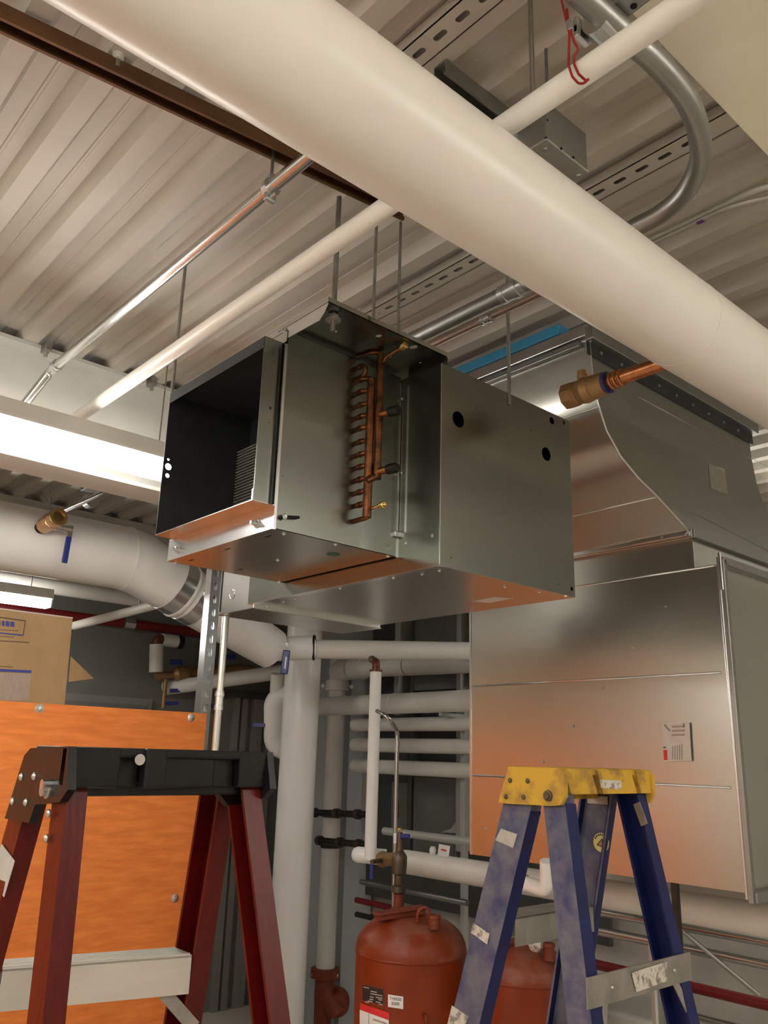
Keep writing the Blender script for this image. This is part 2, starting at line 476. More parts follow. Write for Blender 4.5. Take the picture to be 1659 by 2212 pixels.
linear_light(0.45, -3.0, -1.75, 1.15, 'added linear light out of view against the rear wall')
linear_light(2.0, -1.45, -0.2, 1.15, 'added linear light out of view behind the viewer')
linear_light(-1.2, -1.9, -0.65, 1.15, 'added linear light out of view left of the viewer')
linear_light(-1.2, -3.15, -1.95, 1.15, 'added linear light out of view far behind the viewer')
linear_light(-3.9, -3.15, -1.95, 1.1, 'added linear light out of view beyond the left edge')  # unseen fixture added for more bounce light on the left
linear_light(-3.0, -2.2, -0.95, 1.032, 'linear light out of view at far left')
linear_light(-2.2, 4.15, 5.1, 1.25, 'linear light hidden behind the duct')

# ================================================================== BIG OVERHEAD PIPE
Dm = 1.45
angs = math.atan((1.0219) ), math.atan(0.741)
am = (angs[0] + angs[1]) / 2; ah = (angs[0] - angs[1]) / 2
PBX, PBZ, PBR = -Dm * math.sin(am), Dm * math.cos(am), Dm * math.sin(ah)
t = thing('insulated_pipe', 'very large white insulated pipe crossing the picture diagonally overhead', 'pipe', (PBX, 1.5, PBZ - PBR))
obj('jacket', tubeo([(PBX, -2.6, PBZ), (PBX, 5.1, PBZ)], PBR, 64), 'pipe_white', t, True, auto=50)
ys = at(1370, 600, X=PBX + PBR * .3).y
obj('jacket_seam', tubeo([(PBX, 1.83, PBZ), (PBX, 1.835, PBZ)], PBR + .0012, 64), 'pipe_white', t, True, auto=50)

# bronze valve on a copper stub from the big pipe
c0 = at(1325, 822, Z=PBZ)
vy, vz = c0.y, c0.z
pv = at(1235, 850, Y=vy); pe = at(1400, 800, Y=vy)
t = thing('bronze_valve', 'dull bronze ball valve on a copper stub below the overhead pipe', 'valve', (pv.x, vy, vz - .05))
xl = at(1222, 850, Y=vy).x; xr = at(1310, 822, Y=vy).x
L_ = xr - xl
obj('stub_pipe', tubeo([(xr - .02, vy, vz), (PBX - PBR + .02, vy, vz)], .0215, 20), 'copper_bright', t, True, auto=40)
bm = B(); hex_r = .040
lathe(bm, (xl, vy, vz), XV, [(0, .030), (0.004, .036), (L_ * .30, .038), (L_ * .32, .035), (L_ * .5, .042), (L_ * .66, .036), (L_ * .68, .038), (L_ * .98, .036), (L_, .030)], 20)
obj('valve_body', bm, 'bronze', t, True, auto=25)
obj('hex_end', latheo((xl - .002, vy, vz), XV, [(0, .031), (.004, .041), (L_ * .26, .041), (L_ * .28, .036)], 8), 'bronze', t)
obj('stem_boss', latheo((xl + L_ * .45, vy, vz + .03), (0, -.25, 1), [(0, .017), (.022, .016), (.024, .013), (.036, .012)], 12), 'bronze', t)
obj('lever', obox(B(), (xl + L_ * .42, vy - .012, vz + .068), (xl + L_ * .40, vy + .1, vz + .072), .022, .004, ZV), 'zinc', t)
obj('seal_ring', latheo((xr, vy, vz), XV, [(0, .034), (.007, .034)], 20), 'blue_vinyl', t)
for dx in (.014, .030, .046):
    obj('press_ring', latheo((xr + dx, vy, vz), XV, [(0, .023), (.003, .0275), (.008, .0275), (.011, .023)], 20), 'copper_bright', t, True)

# ================================================================== BROWN STRUT AND HANGER RODS
ZB = 1.545
sa = at(0, 55, Z=ZB); sb_ = at(880, 469, Z=ZB)
dd = (sb_ - sa); sa2 = sa - dd * .6
def strut_channel(name, p, q, open_dir, w=.041, h=.041, tk=.0025, lip=.009, mat_='brown_steel', parent=None):
    """C-channel with inturned lips, open towards open_dir"""
    bm = B(); p = Vector(p); q = Vector(q); d = (q - p).normalized()
    n = Vector(open_dir).normalized(); a = d.cross(n).normalized()
    def bar(c, u0, u1, v0, v1):
        pts = [p + a * u0 + n * v0, p + a * u1 + n * v0, p + a * u1 + n * v1, p + a * u0 + n * v1]
        prism(bm, pts, q - p)
    bar(p, -w / 2, w / 2, -h, -h + tk)
    for s in (-1, 1):
        bar(p, s * w / 2, s * (w / 2 - tk), -h + tk, 0)
        bar(p, s * (w / 2 - tk), s * (w / 2 - lip), -tk, 0)
        bar(p, s * (w / 2 - lip), s * (w / 2 - lip + tk), -.010, -tk)
    return bm
t = obj('strut_channel', strut_channel('s', sa2, sb_, -ZV, w=.048), 'brown_steel')
tag(t, 'brown steel strut channel under the deck at upper left', 'channel')

def hanger_rod(p, z0, z1, label, r=.0052, nuts=()):
    t = thing('hanger_rod', label, 'rod', (p[0], p[1], z0), 'threaded hanger rods')
    obj('rod', tubeo([(p[0], p[1], z0), (p[0], p[1], z1)], r, 10), 'rod_steel', t, True, auto=40)
    for z in nuts:
        obj('nut', latheo((p[0], p[1], z), ZV, [(0, r * 2.0), (r * 1.7, r * 2.0)], 6), 'zinc', t)
        obj('washer', latheo((p[0], p[1], z - .002), ZV, [(0, r * 3), (.002, r * 3)], 16), 'zinc', t)
    return t
ZF = 1.16
hanger_rod((-1.640, 1.236), ZF - .055, ZB - .01, 'thick hanger rod at the near left corner of the unit flange', .0075, (ZF - .018, ZF + .006))
hanger_rod((-1.591, 1.338), ZF + .004, ZB - .01, 'thin hanger rod second from left above the unit flange', .0045)
hanger_rod((-1.602, 1.442), ZF + .004, ZB - .01, 'thin hanger rod third above the unit flange, by the brass clip', .0045)
hanger_rod((-2.362, 1.135), 1.05, HC, 'hanger rod at the far left corner of the black opening', .0055)
hanger_rod(tuple(at(1100, 850, Z=1.14).xy), 1.10, HC, 'hanger rod in front of the duct, behind the unit casing', .006)
pw_y = 1.112
hanger_rod((at(1150, 180, Y=pw_y).x, pw_y), 1.27, HC, 'hanger rod holding the white sprinkler pipe near the top', .0055)

# ================================================================== WHITE SPRINKLER PIPE
PWZ = 1.252
t = thing('sprinkler_pipe', 'slim white painted pipe running behind the big pipe to the top right', 'pipe', (-1.5, pw_y, PWZ - .025))
obj('pipe', tubeo([(-3.3, pw_y, PWZ), (0.9, pw_y, PWZ)], .0245, 28), 'pipe_white', t, True, auto=50)

# red wire hanger loop on it
def loop_pts(pl, **k): return [at(a, b, **k) for a, b in pl]
t = thing('wire_hanger', 'dark red wire hanger looped around the white pipe at the top', 'wire', at(1250, 180, Y=pw_y))
ycab = pw_y - .030
A_ = [(1211, -60), (1213, 0), (1222, 40), (1230, 72), (1229, 110), (1228, 140), (1236, 165), (1250, 181), (1262, 180), (1272, 170)]
obj('wire', tubeo(fillet([at(a, b, Y=ycab - .004 if b > 60 else ycab) for a, b in A_], .03, 4), .0024, 8), 'red_cable', t, True)
A_ = [(1224, 20), (1231, 62), (1240, 90), (1250, 107), (1241, 118), (1240, 138), (1250, 160), (1264, 173), (1266, 171)]
obj('wire', tubeo(fillet([at(a, b, Y=ycab) for a, b in A_], .02, 4), .0024, 8), 'red_cable', t, True)
obj('ferrule', obox(B(), at(1228, 44, Y=ycab - .002), at(1232, 66, Y=ycab - .002), .011, .007, YV, .0015), 'zinc', t)

# ================================================================== LEFT EMT CONDUIT
cz = 1.45; cyv = 0.697 * cz
ce = at(118, 787, Z=cz).x
ea = Vector((ce, cyv, cz)); 
lo_ = at(55, 865, X=ce - .16)
t = thing('metal_conduit', 'shiny steel conduit at left bending down behind the near light', 'conduit', (ce + .6, cyv, cz - .02))
obj('tube', tubeo([(-1.15, cyv, cz), (ce - .03, cyv, cz)], .0185, 20), 'conduit', t, True, auto=50)
obj('coupling', latheo((ce + .012, cyv, cz), -XV, [(0, .0225), (.014, .0225), (.015, .020), (.028, .020), (.029, .0225), (.045, .0225)], 20), 'zinc', t, True, auto=30)
obj('bend', tubeo([(ce - .02, cyv, cz), (ce - .07, cyv, cz - .004), at(48, 880, X=ce - .15)], .0185, 20, .08), 'conduit', t, True, auto=50)
hc = at(585, 398, Y=cyv); hx = hc.x
t = thing('conduit_clamp', 'steel ring clamp hanging the left conduit from a short rod', 'clamp', (hx, cyv, cz - .03))
obj('ring', latheo((hx - .010, cyv, cz), XV, [(0, .019), (0, .026), (.020, .026), (.020, .019)], 20), 'zinc', t)
obj('yoke', boxo((hx - .010, cyv - .010, cz + .018), (hx + .010, cyv + .010, cz + .042), .003), 'zinc', t)
obj('rod', tubeo([(hx, cyv, cz + .03), (hx, cyv, HC)], .0045, 8), 'rod_steel', t)
obj('lug', boxo((hx - .008, cyv - .016, cz - .042), (hx + .008, cyv + .016, cz - .018), .003), 'zinc', t)
obj('bolt', tubeo([(hx - .018, cyv, cz - .032), (hx + .03, cyv, cz - .032)], .0042, 8), 'zinc', t)

# sprinkler head / bolt under the deck
p = at(255, 128, Z=HC - .012)
t = thing('deck_anchor', 'small painted anchor bolt on the deck beside the brown strut', 'bolt', p)
obj('washer', latheo(p + Vector((0, 0, -.004)), ZV, [(0, .013), (.016, .015)], 16), 'deck_paint', t)
obj('stud', latheo(p + Vector((0, 0, -.024)), ZV, [(0, .007), (.02, .008)], 10), 'galv_dull', t)

# ================================================================== RIGHT: CURVED CONDUIT, BOX, STRUT, CABLES
ZQ = 1.40
cy = sum(at(x, y, Z=ZQ).y for x, y in ((1100, 632), (1000, 680), (900, 727))) / 3
pts = [(-2.6, cy, ZQ), (at(1375, 492, Y=cy).x, cy, ZQ)]
curve_px = [(1375, 490), (1430, 460), (1480, 415), (1511, 350), (1510, 290), (1488, 225), (1450, 170), (1405, 122), (1374, 95), (1330, 55), (1285, 15), (1240, -25)]
cp = [at(a, b, Z=ZQ) for a, b in curve_px]
t = thing('curved_conduit', 'thick dull steel conduit sweeping in a wide curve at upper right', 'conduit', (cp[3].x, cp[3].y, ZQ - .03))
def smooth_pts(P, n=5):
    out = []
    for i in range(len(P) - 1):
        p0 = P[max(i - 1, 0)]; p1 = P[i]; p2 = P[i + 1]; p3 = P[min(i + 2, len(P) - 1)]
        for k in range(n):
            u = k / n
            out.append(0.5 * ((2 * p1) + (p2 - p0) * u + (2 * p0 - 5 * p1 + 4 * p2 - p3) * u * u + (3 * p1 - p0 - 3 * p2 + p3) * u ** 3))
    out.append(P[-1]); return out
sw = smooth_pts([Vector((-2.6, cy, ZQ)), Vector((-1.9, cy, ZQ)), Vector((-1.2, cy, ZQ))] + cp)
obj('tube', tubeo(sw, .0255, 24), 'conduit_dull', t, True, auto=60)
jx = at(1095, 632, Y=cy).x
obj('coupling', latheo((jx - .02, cy, ZQ), XV, [(0, .031), (.02, .031), (.021, .028), (.05, .028), (.051, .032), (.07, .032), (.071, .027), (.09, .027)], 20), 'zinc', t, True, auto=30)

# copper small conduit below it
cy2 = at(1050, 690, Z=1.44).y
t = thing('copper_tube', 'thin copper coloured tube beside the grey conduit above the unit', 'tube', (-1.8, cy2, 1.43))
obj('tube', tubeo([(-2.7, cy2, 1.44), (-1.2, cy2, 1.44)], .011, 12), 'copper_pale', t, True, auto=50)
fx = at(1050, 690, Y=cy2).x
obj('fitting', latheo((fx - .02, cy2, 1.44), XV, [(0, .016), (.012, .016), (.013, .013), (.03, .013), (.031, .016), (.043, .016)], 12), 'zinc', t)

# clamp cluster at top
p = at(1290, 55, Z=ZQ + .03)
t = thing('strut_clamp', 'grey steel pipe clamp and strut bracket at the very top right of centre', 'clamp', (p.x, p.y, ZQ - .03))
obj('bracket', obox(B(), at(1440, -70, Z=ZQ + .045), at(1275, 60, Z=ZQ + .045), .05, .035, ZV, .004), 'galv_dull', t)
q = at(1300, 50, Z=ZQ)
obj('strap', latheo(q - Vector((0, .02, 0)), YV, [(0, .028), (0, .033), (.04, .033), (.04, .028)], 20), 'zinc', t)
q2 = at(1274, 60, Z=ZQ - .005)
obj('lug', obox(B(), q2 + Vector((-.02, 0, .03)), q2 + Vector((-.02, 0, -.02)), .04, .012, XV, .003), 'zinc', t)
obj('bolt', latheo(q2 + Vector((-.02, -.02, 0)), YV, [(0, .009), (.008, .009), (.009, .005), (.05, .005)], 6), 'zinc', t)
obj('bracket_hole', latheo(at(1369, 14, Z=ZQ + .0265), ZV, [(0, .007), (.002, .007)], 12), 'black_rubber', t)

# junction box
bz0 = 1.30
c_b = at(1180, 300, Z=bz0); far = at(1270, 372, X=c_b.x)
bz1 = bz0 + .105
t = thing('junction_box', 'grey galvanized junction box beside the big pipe at upper right', 'box', (c_b.x - .07, c_b.y + .09, bz0))
bxl = c_b.x - .15
obj('body', boxo((bxl, c_b.y, bz0), (c_b.x, far.y, bz1), .002), 'galv_dull', t)
obj('cover', boxo((bxl - .001, c_b.y - .001, bz0 - .003), (c_b.x + .001, far.y + .001, bz0 + .003), .0005), 'box_zinc', t)
for x, y in ((1178, 321), (1250, 378)):
    obj('cover_screw', screwhead(at(x, y, Z=bz0 - .003), -ZV, .005, .004), 'zinc', t)
for a, b in ((1214, 320), (1240, 339), (1178, 297), (1180, 259)):
    q = at(a, b, X=c_b.x + .0045) if a > 1185 else at(a + 3, b, X=c_b.x + .001)
    obj('knockout_hole', latheo(q - Vector((.004, 0, 0)), XV, [(0, .0028), (.004, .0028)], 10), 'black_rubber', t)
obj('connector', tubeo([(bxl + .06, c_b.y - .045, bz0 + .06), (bxl + .06, c_b.y, bz0 + .06)], .014, 12), 'zinc', t)
obj('hanger_strap', tubeo([(c_b.x - .03, c_b.y + .05, bz1), (c_b.x - .03, c_b.y + .05, HC)], .004, 8), 'rod_steel', t)

# dark strut along Y under deck
zs = 1.56
pa = at(950, 165, Z=zs); pb = at(1100, 285, Z=zs)
t = obj('ceiling_strut', strut_channel('c', (pa.x, pa.y, zs), (pa.x, pb.y + .22, zs), -ZV, .041, .038), 'galv_dull')
tag(t, 'short dark strut channel under the deck just above the big pipe', 'channel')

# cables at right
c1 = [(1330, 560), (1400, 520), (1470, 488), (1560, 445), (1640, 408), (1760, 385)]
t = thing('flexible_cable', 'grey armoured cable leaving the picture at right, upper of two', 'cable', at(1560, 445, Z=1.5))
obj('cable', tubeo(smooth_pts([at(a, b, Z=1.47) for a, b in c1]), .0105, 12), 'cable_grey', t, True)
c2 = [(1330, 572), (1400, 530), (1480, 492), (1530, 467), (1600, 440), (1760, 405)]
t = thing('flexible_cable', 'thin grey cable with a purple band at right, lower of two', 'cable', at(1560, 460, Z=1.5))
c2p = smooth_pts([at(a, b, Z=1.455) for a, b in c2])
obj('cable', tubeo(c2p, .0065, 10), 'cable_grey', t, True)
obj('tape_band', tubeo([at(1506, 480, Z=1.4545), at(1520, 473, Z=1.4545)], .0082, 10), 'purple_tape', t)

# ================================================================== FAN COIL UNIT
U = thing('fan_coil_unit', 'galvanized fan coil unit hung from the ceiling in the middle of the picture', 'air unit', (-2.1, 1.7, .51))
CX0, CX1, CY0, CY1, CZ0, CZ1 = -2.37, -1.785, 1.185, 1.625, .566, ZF - .012
KX0, KX1, KY0, KZ0, KZ1 = -2.347, -1.803, 1.125, .636, 1.112     # black lined collar
tk = .002
# collar
bm = B(); w_ = .012
hl = [at(364, 1008, X=KX0), at(364, 992, X=KX0), at(362, 1027, X=KX0)]
hr = [.011, .0045, .007]
holes = [disc2(p.y, p.z, r, 14) for p, r in zip(hl, hr)]
DEEP = 1.435
plate(bm, [(KY0, KZ0), (DEEP, KZ0), (DEEP, KZ1), (KY0, KZ1)], holes, (KX0, 0, 0), YV, ZV, -.003)
obj('collar_side', bm, 'black_liner', U)
obj('collar_side', boxo((KX1 - .004, KY0 + .001, KZ0), (KX1 - .001, DEEP, KZ1)), 'black_liner', U)
obj('collar_cheek', plateo([(KY0, KZ0), (CY0 + .004, KZ0), (CY0 + .004, KZ1), (KY0, KZ1)], [disc2(1.158, .905, .004, 10), disc2(1.158, .862, .0018, 8)], (KX1, 0, 0), YV, ZV, .0015), 'galv_shaded', U)
obj('collar_top', boxo((KX0 - .003, KY0 + .001, KZ1 - .003), (KX1 - .004, DEEP, KZ1 - .001)), 'black_liner', U)
obj('collar_top_skin', boxo((KX0 - .004, KY0, KZ1), (KX1 + .001, DEEP, KZ1 + .0015)), 'galv_dull', U)
obj('collar_front_lip', boxo((KX0, KY0 - .001, KZ1 - .035), (KX1, KY0 + .001, KZ1)), 'black_liner', U)
obj('collar_bottom', boxo((KX0 - .003, KY0 - .002, KZ0 - .002), (KX1 + .001, CY0 + .06, KZ0)), 'galv', U)
bl = B(); box(bl, (KX1 - .004, KY0 - .002, KZ0), (KX1 + .001, KY0 + .0, KZ0 + .03)); obj('corner_tab', bl, 'galv_bright', U)
obj('liner_floor', boxo((KX0, CY0, KZ0 + .001), (KX1 - .004, DEEP, KZ0 + .003)), 'black_liner', U)
obj('liner_back', boxo((KX0, DEEP, KZ0), (KX1 - .004, DEEP + .004, KZ1)), 'black_liner', U)
# coil fins inside, seen through the opening
fc = obj('coil_block', boxo((KX0 + .002, DEEP - .035, KZ0 + .01), (KX1 - .01, DEEP - .004, KZ1 - .13)), 'black_liner', U)
fz = KZ0 + .014; firstf = None
while fz < KZ1 - .135:
    if firstf is None:
        firstf = obj('fin', boxo((KX0 + .002, DEEP - .047, fz), (KX1 - .012, DEEP - .035, fz + .004)), 'fin_metal', fc); fz0 = fz
    else:
        c = copy_of(firstf, fc); c.location = (0, 0, fz - fz0)
    fz += .0105
# coil casing
obj('coil_panel', boxo((CX1 - tk, CY0 + .006, CZ0), (CX1, CY1, CZ1)), 'galv_shaded', U)
obj('panel_edge', boxo((CX1 - .001, CY0 - .004, CZ0 - .003), (CX1 + .003, CY0 + .004, CZ1 - .045)), 'galv_bright', U)
obj('far_panel', boxo((CX0, CY0, CZ0), (CX0 + tk, CY1, CZ1)), 'galv', U)
obj('top_panel', boxo((CX0, CY0, CZ1 - tk), (CX1, CY1, CZ1)), 'galv', U)
obj('front_upper', boxo((CX0, CY0, KZ1), (CX1, CY0 + tk, CZ1)), 'galv', U)
slots = [slot2(at(x, y, Z=CZ0).x, at(x, y, Z=CZ0).y, .030, .006) for x, y in ((579, 1159), (492, 1186), (413, 1210), (519, 1230))]
pan = obj('drain_pan', plateo([(CX0, CY0), (CX1, CY0), (CX1, CY1 - .01), (CX0, CY1 - .01)], slots, (0, 0, CZ0), XV, YV, .0015), 'galv', U)
obj('pan_front', boxo((CX0, CY0 - .001, CZ0), (CX1 - .002, CY0 + .001, KZ0 - .002), .0004), 'galv_bright', pan)
g = at(720, 1197, Z=CZ0)
obj('green_label', latheo(g + Vector((0, 0, -.0012)), ZV, [(0, .020), (.001, .020)], 20), 'green_sticker', pan)
for x, y in ((556, 1131), (385, 1187)):
    q = at(x, y, Y=CY0 - .001)
    obj('pan_bolt', latheo(q, -YV, [(0, .013), (.003, .013), (.0035, .008), (.012, .008), (.013, .005), (.022, .005)], 12), 'zinc', pan)
for x, y in ((613, 1153), (725, 1176), (603, 1257), (838, 1201), (380, 1216), (600, 1210)):
    obj('screw', screwhead(at(x, y, Z=CZ0), -ZV, .004, .004), 'zinc', pan)
q = at(622, 1119, X=CX1)
obj('pivot_arm', obox(B(), q + Vector((.006, -.028, -.004)), q + Vector((.006, .030, .006)), .008, .017, XV, .003), 'black_rubber', U)
obj('pivot_bolt', latheo(q + Vector((.010, -.019, -.002)), XV, [(0, .008), (.004, .008), (.005, .004), (.008, .004)], 12), 'zinc', U)
for x, y in ((624, 808), (611, 1028)):
    obj('rivet_hole', latheo(at(x, y, X=CX1), XV, [(0, .0016), (.0004, .0016)], 8), 'black_rubber', U)
# hanger flange
FX1 = -1.600; FY0, FY1 = 1.188, 1.660
fh = [((724, 717), .0075, .006), ((818, 726), .0105, .008), ((893, 750), .014, .011), ((843, 771), .006, .005)]
holes = []
for (x, y), rx, ry in fh:
    q = at(x, y, Z=ZF); holes.append(disc2(q.x, q.y, rx, 14, ry))
q = at(908, 784, Z=ZF); holes.append(disc2(q.x, q.y, .004, 10))
fl = obj('hanger_flange', plateo([(CX1 - .05, FY0), (FX1, FY0), (FX1, FY1 - .02), (FX1 - .012, FY1), (CX1 - .05, FY1)], holes, (0, 0, ZF), XV, YV, .002), 'galv_shaded', U)
obj('flange_lip', boxo((FX1 - .002, FY0, ZF), (FX1, FY1 - .015, ZF + .016)), 'galv', fl)
e0 = at(693, 690, Y=FY0); e1 = at(611, 736, Y=FY0)
obj('flange_cheek', prismo([(FX1, FY0, ZF + .016), (FX1 - .004, FY0, ZF - .004), (FX1 - .018, FY0, ZF - .022), (e0.x - .01, FY0, e0.z), (CX1, FY0, e1.z), (CX0, FY0, e1.z), (CX0, FY0, ZF + .016)], (0, .002, 0)), 'galv_bright', fl)
obj('cheek_bolt', latheo(at(616, 714, Y=FY0), -YV, [(0, .008), (.004, .008), (.005, .004), (.01, .004)], 6), 'zinc', fl)
obj('flange_end', boxo((CX1, FY1 - .004, ZF - .045), (FX1 - .012, FY1 - .002, ZF)), 'galv', fl)
# blower casing
BX0, BX1, BY0, BY1, BZ0, BZ1 = -2.585, -1.610, 1.628, 2.262, .516, 1.140
sh = []
for x, y, r in ((990, 906, .0255), (1180, 981, .0235), (1192, 909, .0125)):
    q = at(x, y, X=BX1); sh.append(disc2(q.y, q.z, r, 24))
for x, y, r in ((1028, 881, .0022), (1147, 930, .0022), (975, 1205, .0025), (1206, 1262, .0022)):
    q = at(x, y, X=BX1); sh.append(disc2(q.y, q.z, r, 8))
for x, y in ((1218, 913), (1235, 1272)):
    q = at(x, y, X=BX1); s_ = .0058; sh.append([(q.y - s_, q.z - s_), (q.y + s_, q.z - s_), (q.y + s_, q.z + s_), (q.y - s_, q.z + s_)])
bc = obj('blower_side', plateo([(BY0, BZ0), (BY1, BZ0), (BY1, BZ1), (BY0, BZ1)], sh, (BX1 - .002, 0, 0), YV, ZV, .002), 'galv_shaded', U)
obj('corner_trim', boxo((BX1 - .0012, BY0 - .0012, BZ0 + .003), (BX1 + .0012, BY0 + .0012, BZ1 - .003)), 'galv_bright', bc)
obj('blower_front', boxo((BX0, BY0, BZ0), (BX1 - .002, BY0 + .002, BZ1)), 'galv_shaded', U)
bb = obj('blower_bottom', boxo((BX0, BY0 + .001, BZ0 - .001), (BX1 - .001, BY1, BZ0 + .001)), 'galv', U)
obj('bottom_flange', boxo((BX0 - .004, BY0 - .004, BZ0 - .002), (BX1, BY0 + .02, BZ0 - .001)), 'galv_bright', bb)
obj('rating_plate', prismo([at(x, y, Z=BZ0 - .0012) for x, y in ((1018, 1299), (1068, 1290), (1108, 1292), (1058, 1302))], (0, 0, -.0006)), 'label_paper', bb)
for x, y in ((949, 1232), (912, 1240), (850, 1248), (735, 1271), (637, 1293), (612, 1300), (1165, 1278), (1222, 1287), (1090, 1268), (577, 1309), (570, 1311)):
    obj('screw', screwhead(at(x, y, Z=BZ0 - .002), -ZV, .0035, .004), 'zinc', bb)
obj('blower_top', boxo((BX0, BY0, BZ1 - .002), (BX1 - .002, BY1, BZ1)), 'galv', U)
obj('blower_back', boxo((BX0, BY1 - .002, BZ0), (BX1 - .002, BY1, BZ1)), 'galv', U)
obj('blower_far_side', boxo((BX0, BY0, BZ0), (BX0 + .002, BY1, BZ1)), 'galv', U)
obj('lower_front_strip', boxo((BX0, BY0 - .0025, BZ0), (BX1 - .002, BY0, BZ0 + .115)), 'galv_shaded', U)
for x, y in ((934, 1157), (869, 862), (868, 1020), (877, 1172)):
    obj('screw', screwhead(at(x, y, Y=BY0 - .002), -YV, .0035, .003), 'zinc', U)
obj('coil_edge_trim', boxo((CX1 - .004, CY1 - .002, CZ0 - .002), (CX1 + .003, CY1 + .001, CZ1 - .02)), 'galv', U)
obj('front_bead', boxo((CX1 + .030, BY0 - .003, BZ0 + .12), (CX1 + .033, BY0, BZ1 - .03)), 'galv_bright', U)
q = at(857, 1155, X=CX1)
obj('wing_clip', boxo(q + Vector((-.004, -.016, -.010)), q + Vector((.012, .012, .008)), .003), 'zinc', U)
# electrical box at the left
EX0 = -2.80
eb = obj('electrical_box', boxo((EX0, BY0 + .004, .500), (BX0 + .03, 2.245, .76), .002), 'galv_bright', U)
obj('box_bottom', boxo((EX0 - .006, BY0 - .002, .497), (BX0 + .03, 2.25, .500)), 'galv', eb)
obj('box_edge', boxo((EX0 + .010, BY0 + .001, .51), (EX0 + .013, BY0 + .004, .76)), 'black_rubber', eb)
for x, y in ((501, 1284), (554, 1275)):
    q = at(x, y, Y=BY0 + .003)
    obj('knockout', latheo(q, -YV, [(0, .0165), (0, .0185), (.0015, .018), (.0015, .016), (.0002, .0155)], 20), 'galv_bright', eb)
# copper header
XH = -1.730
lt, lb = at(802, 822, X=XH), at(793, 1118, X=XH)
ly = (lt.y + lb.y) / 2
hd = obj('header_pipe', tubeo([(XH, ly, lt.z), (XH, ly, lb.z)], .0125, 18), 'copper', U, True, auto=50)
obj('cap', latheo((XH, ly, lt.z), ZV, [(0, .0128), (.006, .0120), (.009, .007), (.0095, 0)], 18), 'copper', hd, True)
XH2 = -1.712
rt_, rb_ = at(822, 752, X=XH2), at(815, 1028, X=XH2)
ry_ = (rt_.y + rb_.y) / 2
hd2 = obj('header_pipe', tubeo([(XH2, ry_, ZF - .010), (XH2, ry_, rb_.z), (XH2 - .01, ry_ - .03, rb_.z - .02)], .0108, 18, .02), 'copper', U, True, auto=50)
ysz = [900 / 1, ]
tube_y = [805, 826, 852, 880, 905, 930, 959, 986, 1013, 1040, 1067, 1094]
for i, ty in enumerate(tube_y):
    a = at(768 - i * .3, ty, X=CX1)
    if i == 0:
        obj('return_bend', tubeo([(CX1, a.y, a.z + .012), (XH - .012, a.y + .002, a.z + .012), (XH - .012, a.y + .004, a.z - .022), (CX1, a.y, a.z - .022)], .0072, 10, .015), 'copper', hd, True)
    else:
        obj('branch_tube', tubeo([(CX1, a.y, a.z), (XH - .022, a.y, a.z), (XH, ly, a.z)], .0074, 10, .008), 'copper', hd, True)
    obj('collar', latheo((CX1 + .018, a.y, a.z + (.012 if i == 0 else 0)), XV, [(0, .0090), (.012, .0090)], 10), 'copper', hd, True, auto=40)
a = at(772, 772, X=CX1)
obj('branch_tube', tubeo([(CX1, a.y, a.z), (XH2 - .02, a.y + .01, a.z), (XH2, ry_, a.z)], .0062, 10, .008), 'copper', hd2, True)
a = at(765, 1126, X=CX1)
obj('branch_tube', tubeo([(CX1, a.y, a.z), (XH, ly, a.z), (XH, ly, lb.z + .01)], .0075, 12, .012), 'copper', hd, True)
# stubs with black caps
for px, py, r, yy, src in ((845, 890, .0115, ry_, hd2), (832, 1014, .0115, ry_, hd2)):
    z = at(818, py + 6, X=XH2).z
    obj('tee_saddle', latheo((XH2, yy, z - .022), ZV, [(0, .0128), (.044, .0128)], 18), 'copper', src, True, auto=40)
    obj('stub', tubeo([(XH2, yy, z), (XH2 + .052, yy + .012, z)], .0105, 16), 'copper_bright', src, True, auto=50)
    obj('end_cap', latheo((XH2 + .036, yy + .009, z), (1, .2, 0), [(0, .0150), (.03, .0150), (.034, .0125), (.035, 0)], 18), 'black_rubber', src, True, auto=40)
z = at(795, 1102, X=XH).z
obj('drain_tube', tubeo([(XH, ly, z), (XH + .045, ly + .006, z + .004)], .0045, 10), 'copper_bright', hd, True)
obj('drain_valve', latheo((XH + .04, ly + .006, z + .004), XV, [(0, .006), (.012, .007), (.013, .010), (.024, .0105), (.026, .008), (.024, .004), (.022, 0)], 14), 'brass', hd, True, auto=30)
z2 = ZF - .030
obj('vent_tube', tubeo([(XH2, ry_, z2 - .02), (XH2 + .02, ry_ + .004, z2 + .004), (XH2 + .085, ry_ + .012, z2 + .018)], .0045, 8, .01), 'copper', hd2, True)
obj('vent_valve', latheo((XH2 + .076, ry_ + .011, z2 + .014), (1, 0, .2), [(0, .008), (.008, .009), (.009, .012), (.022, .012), (.024, .006)], 8), 'brass', hd2)

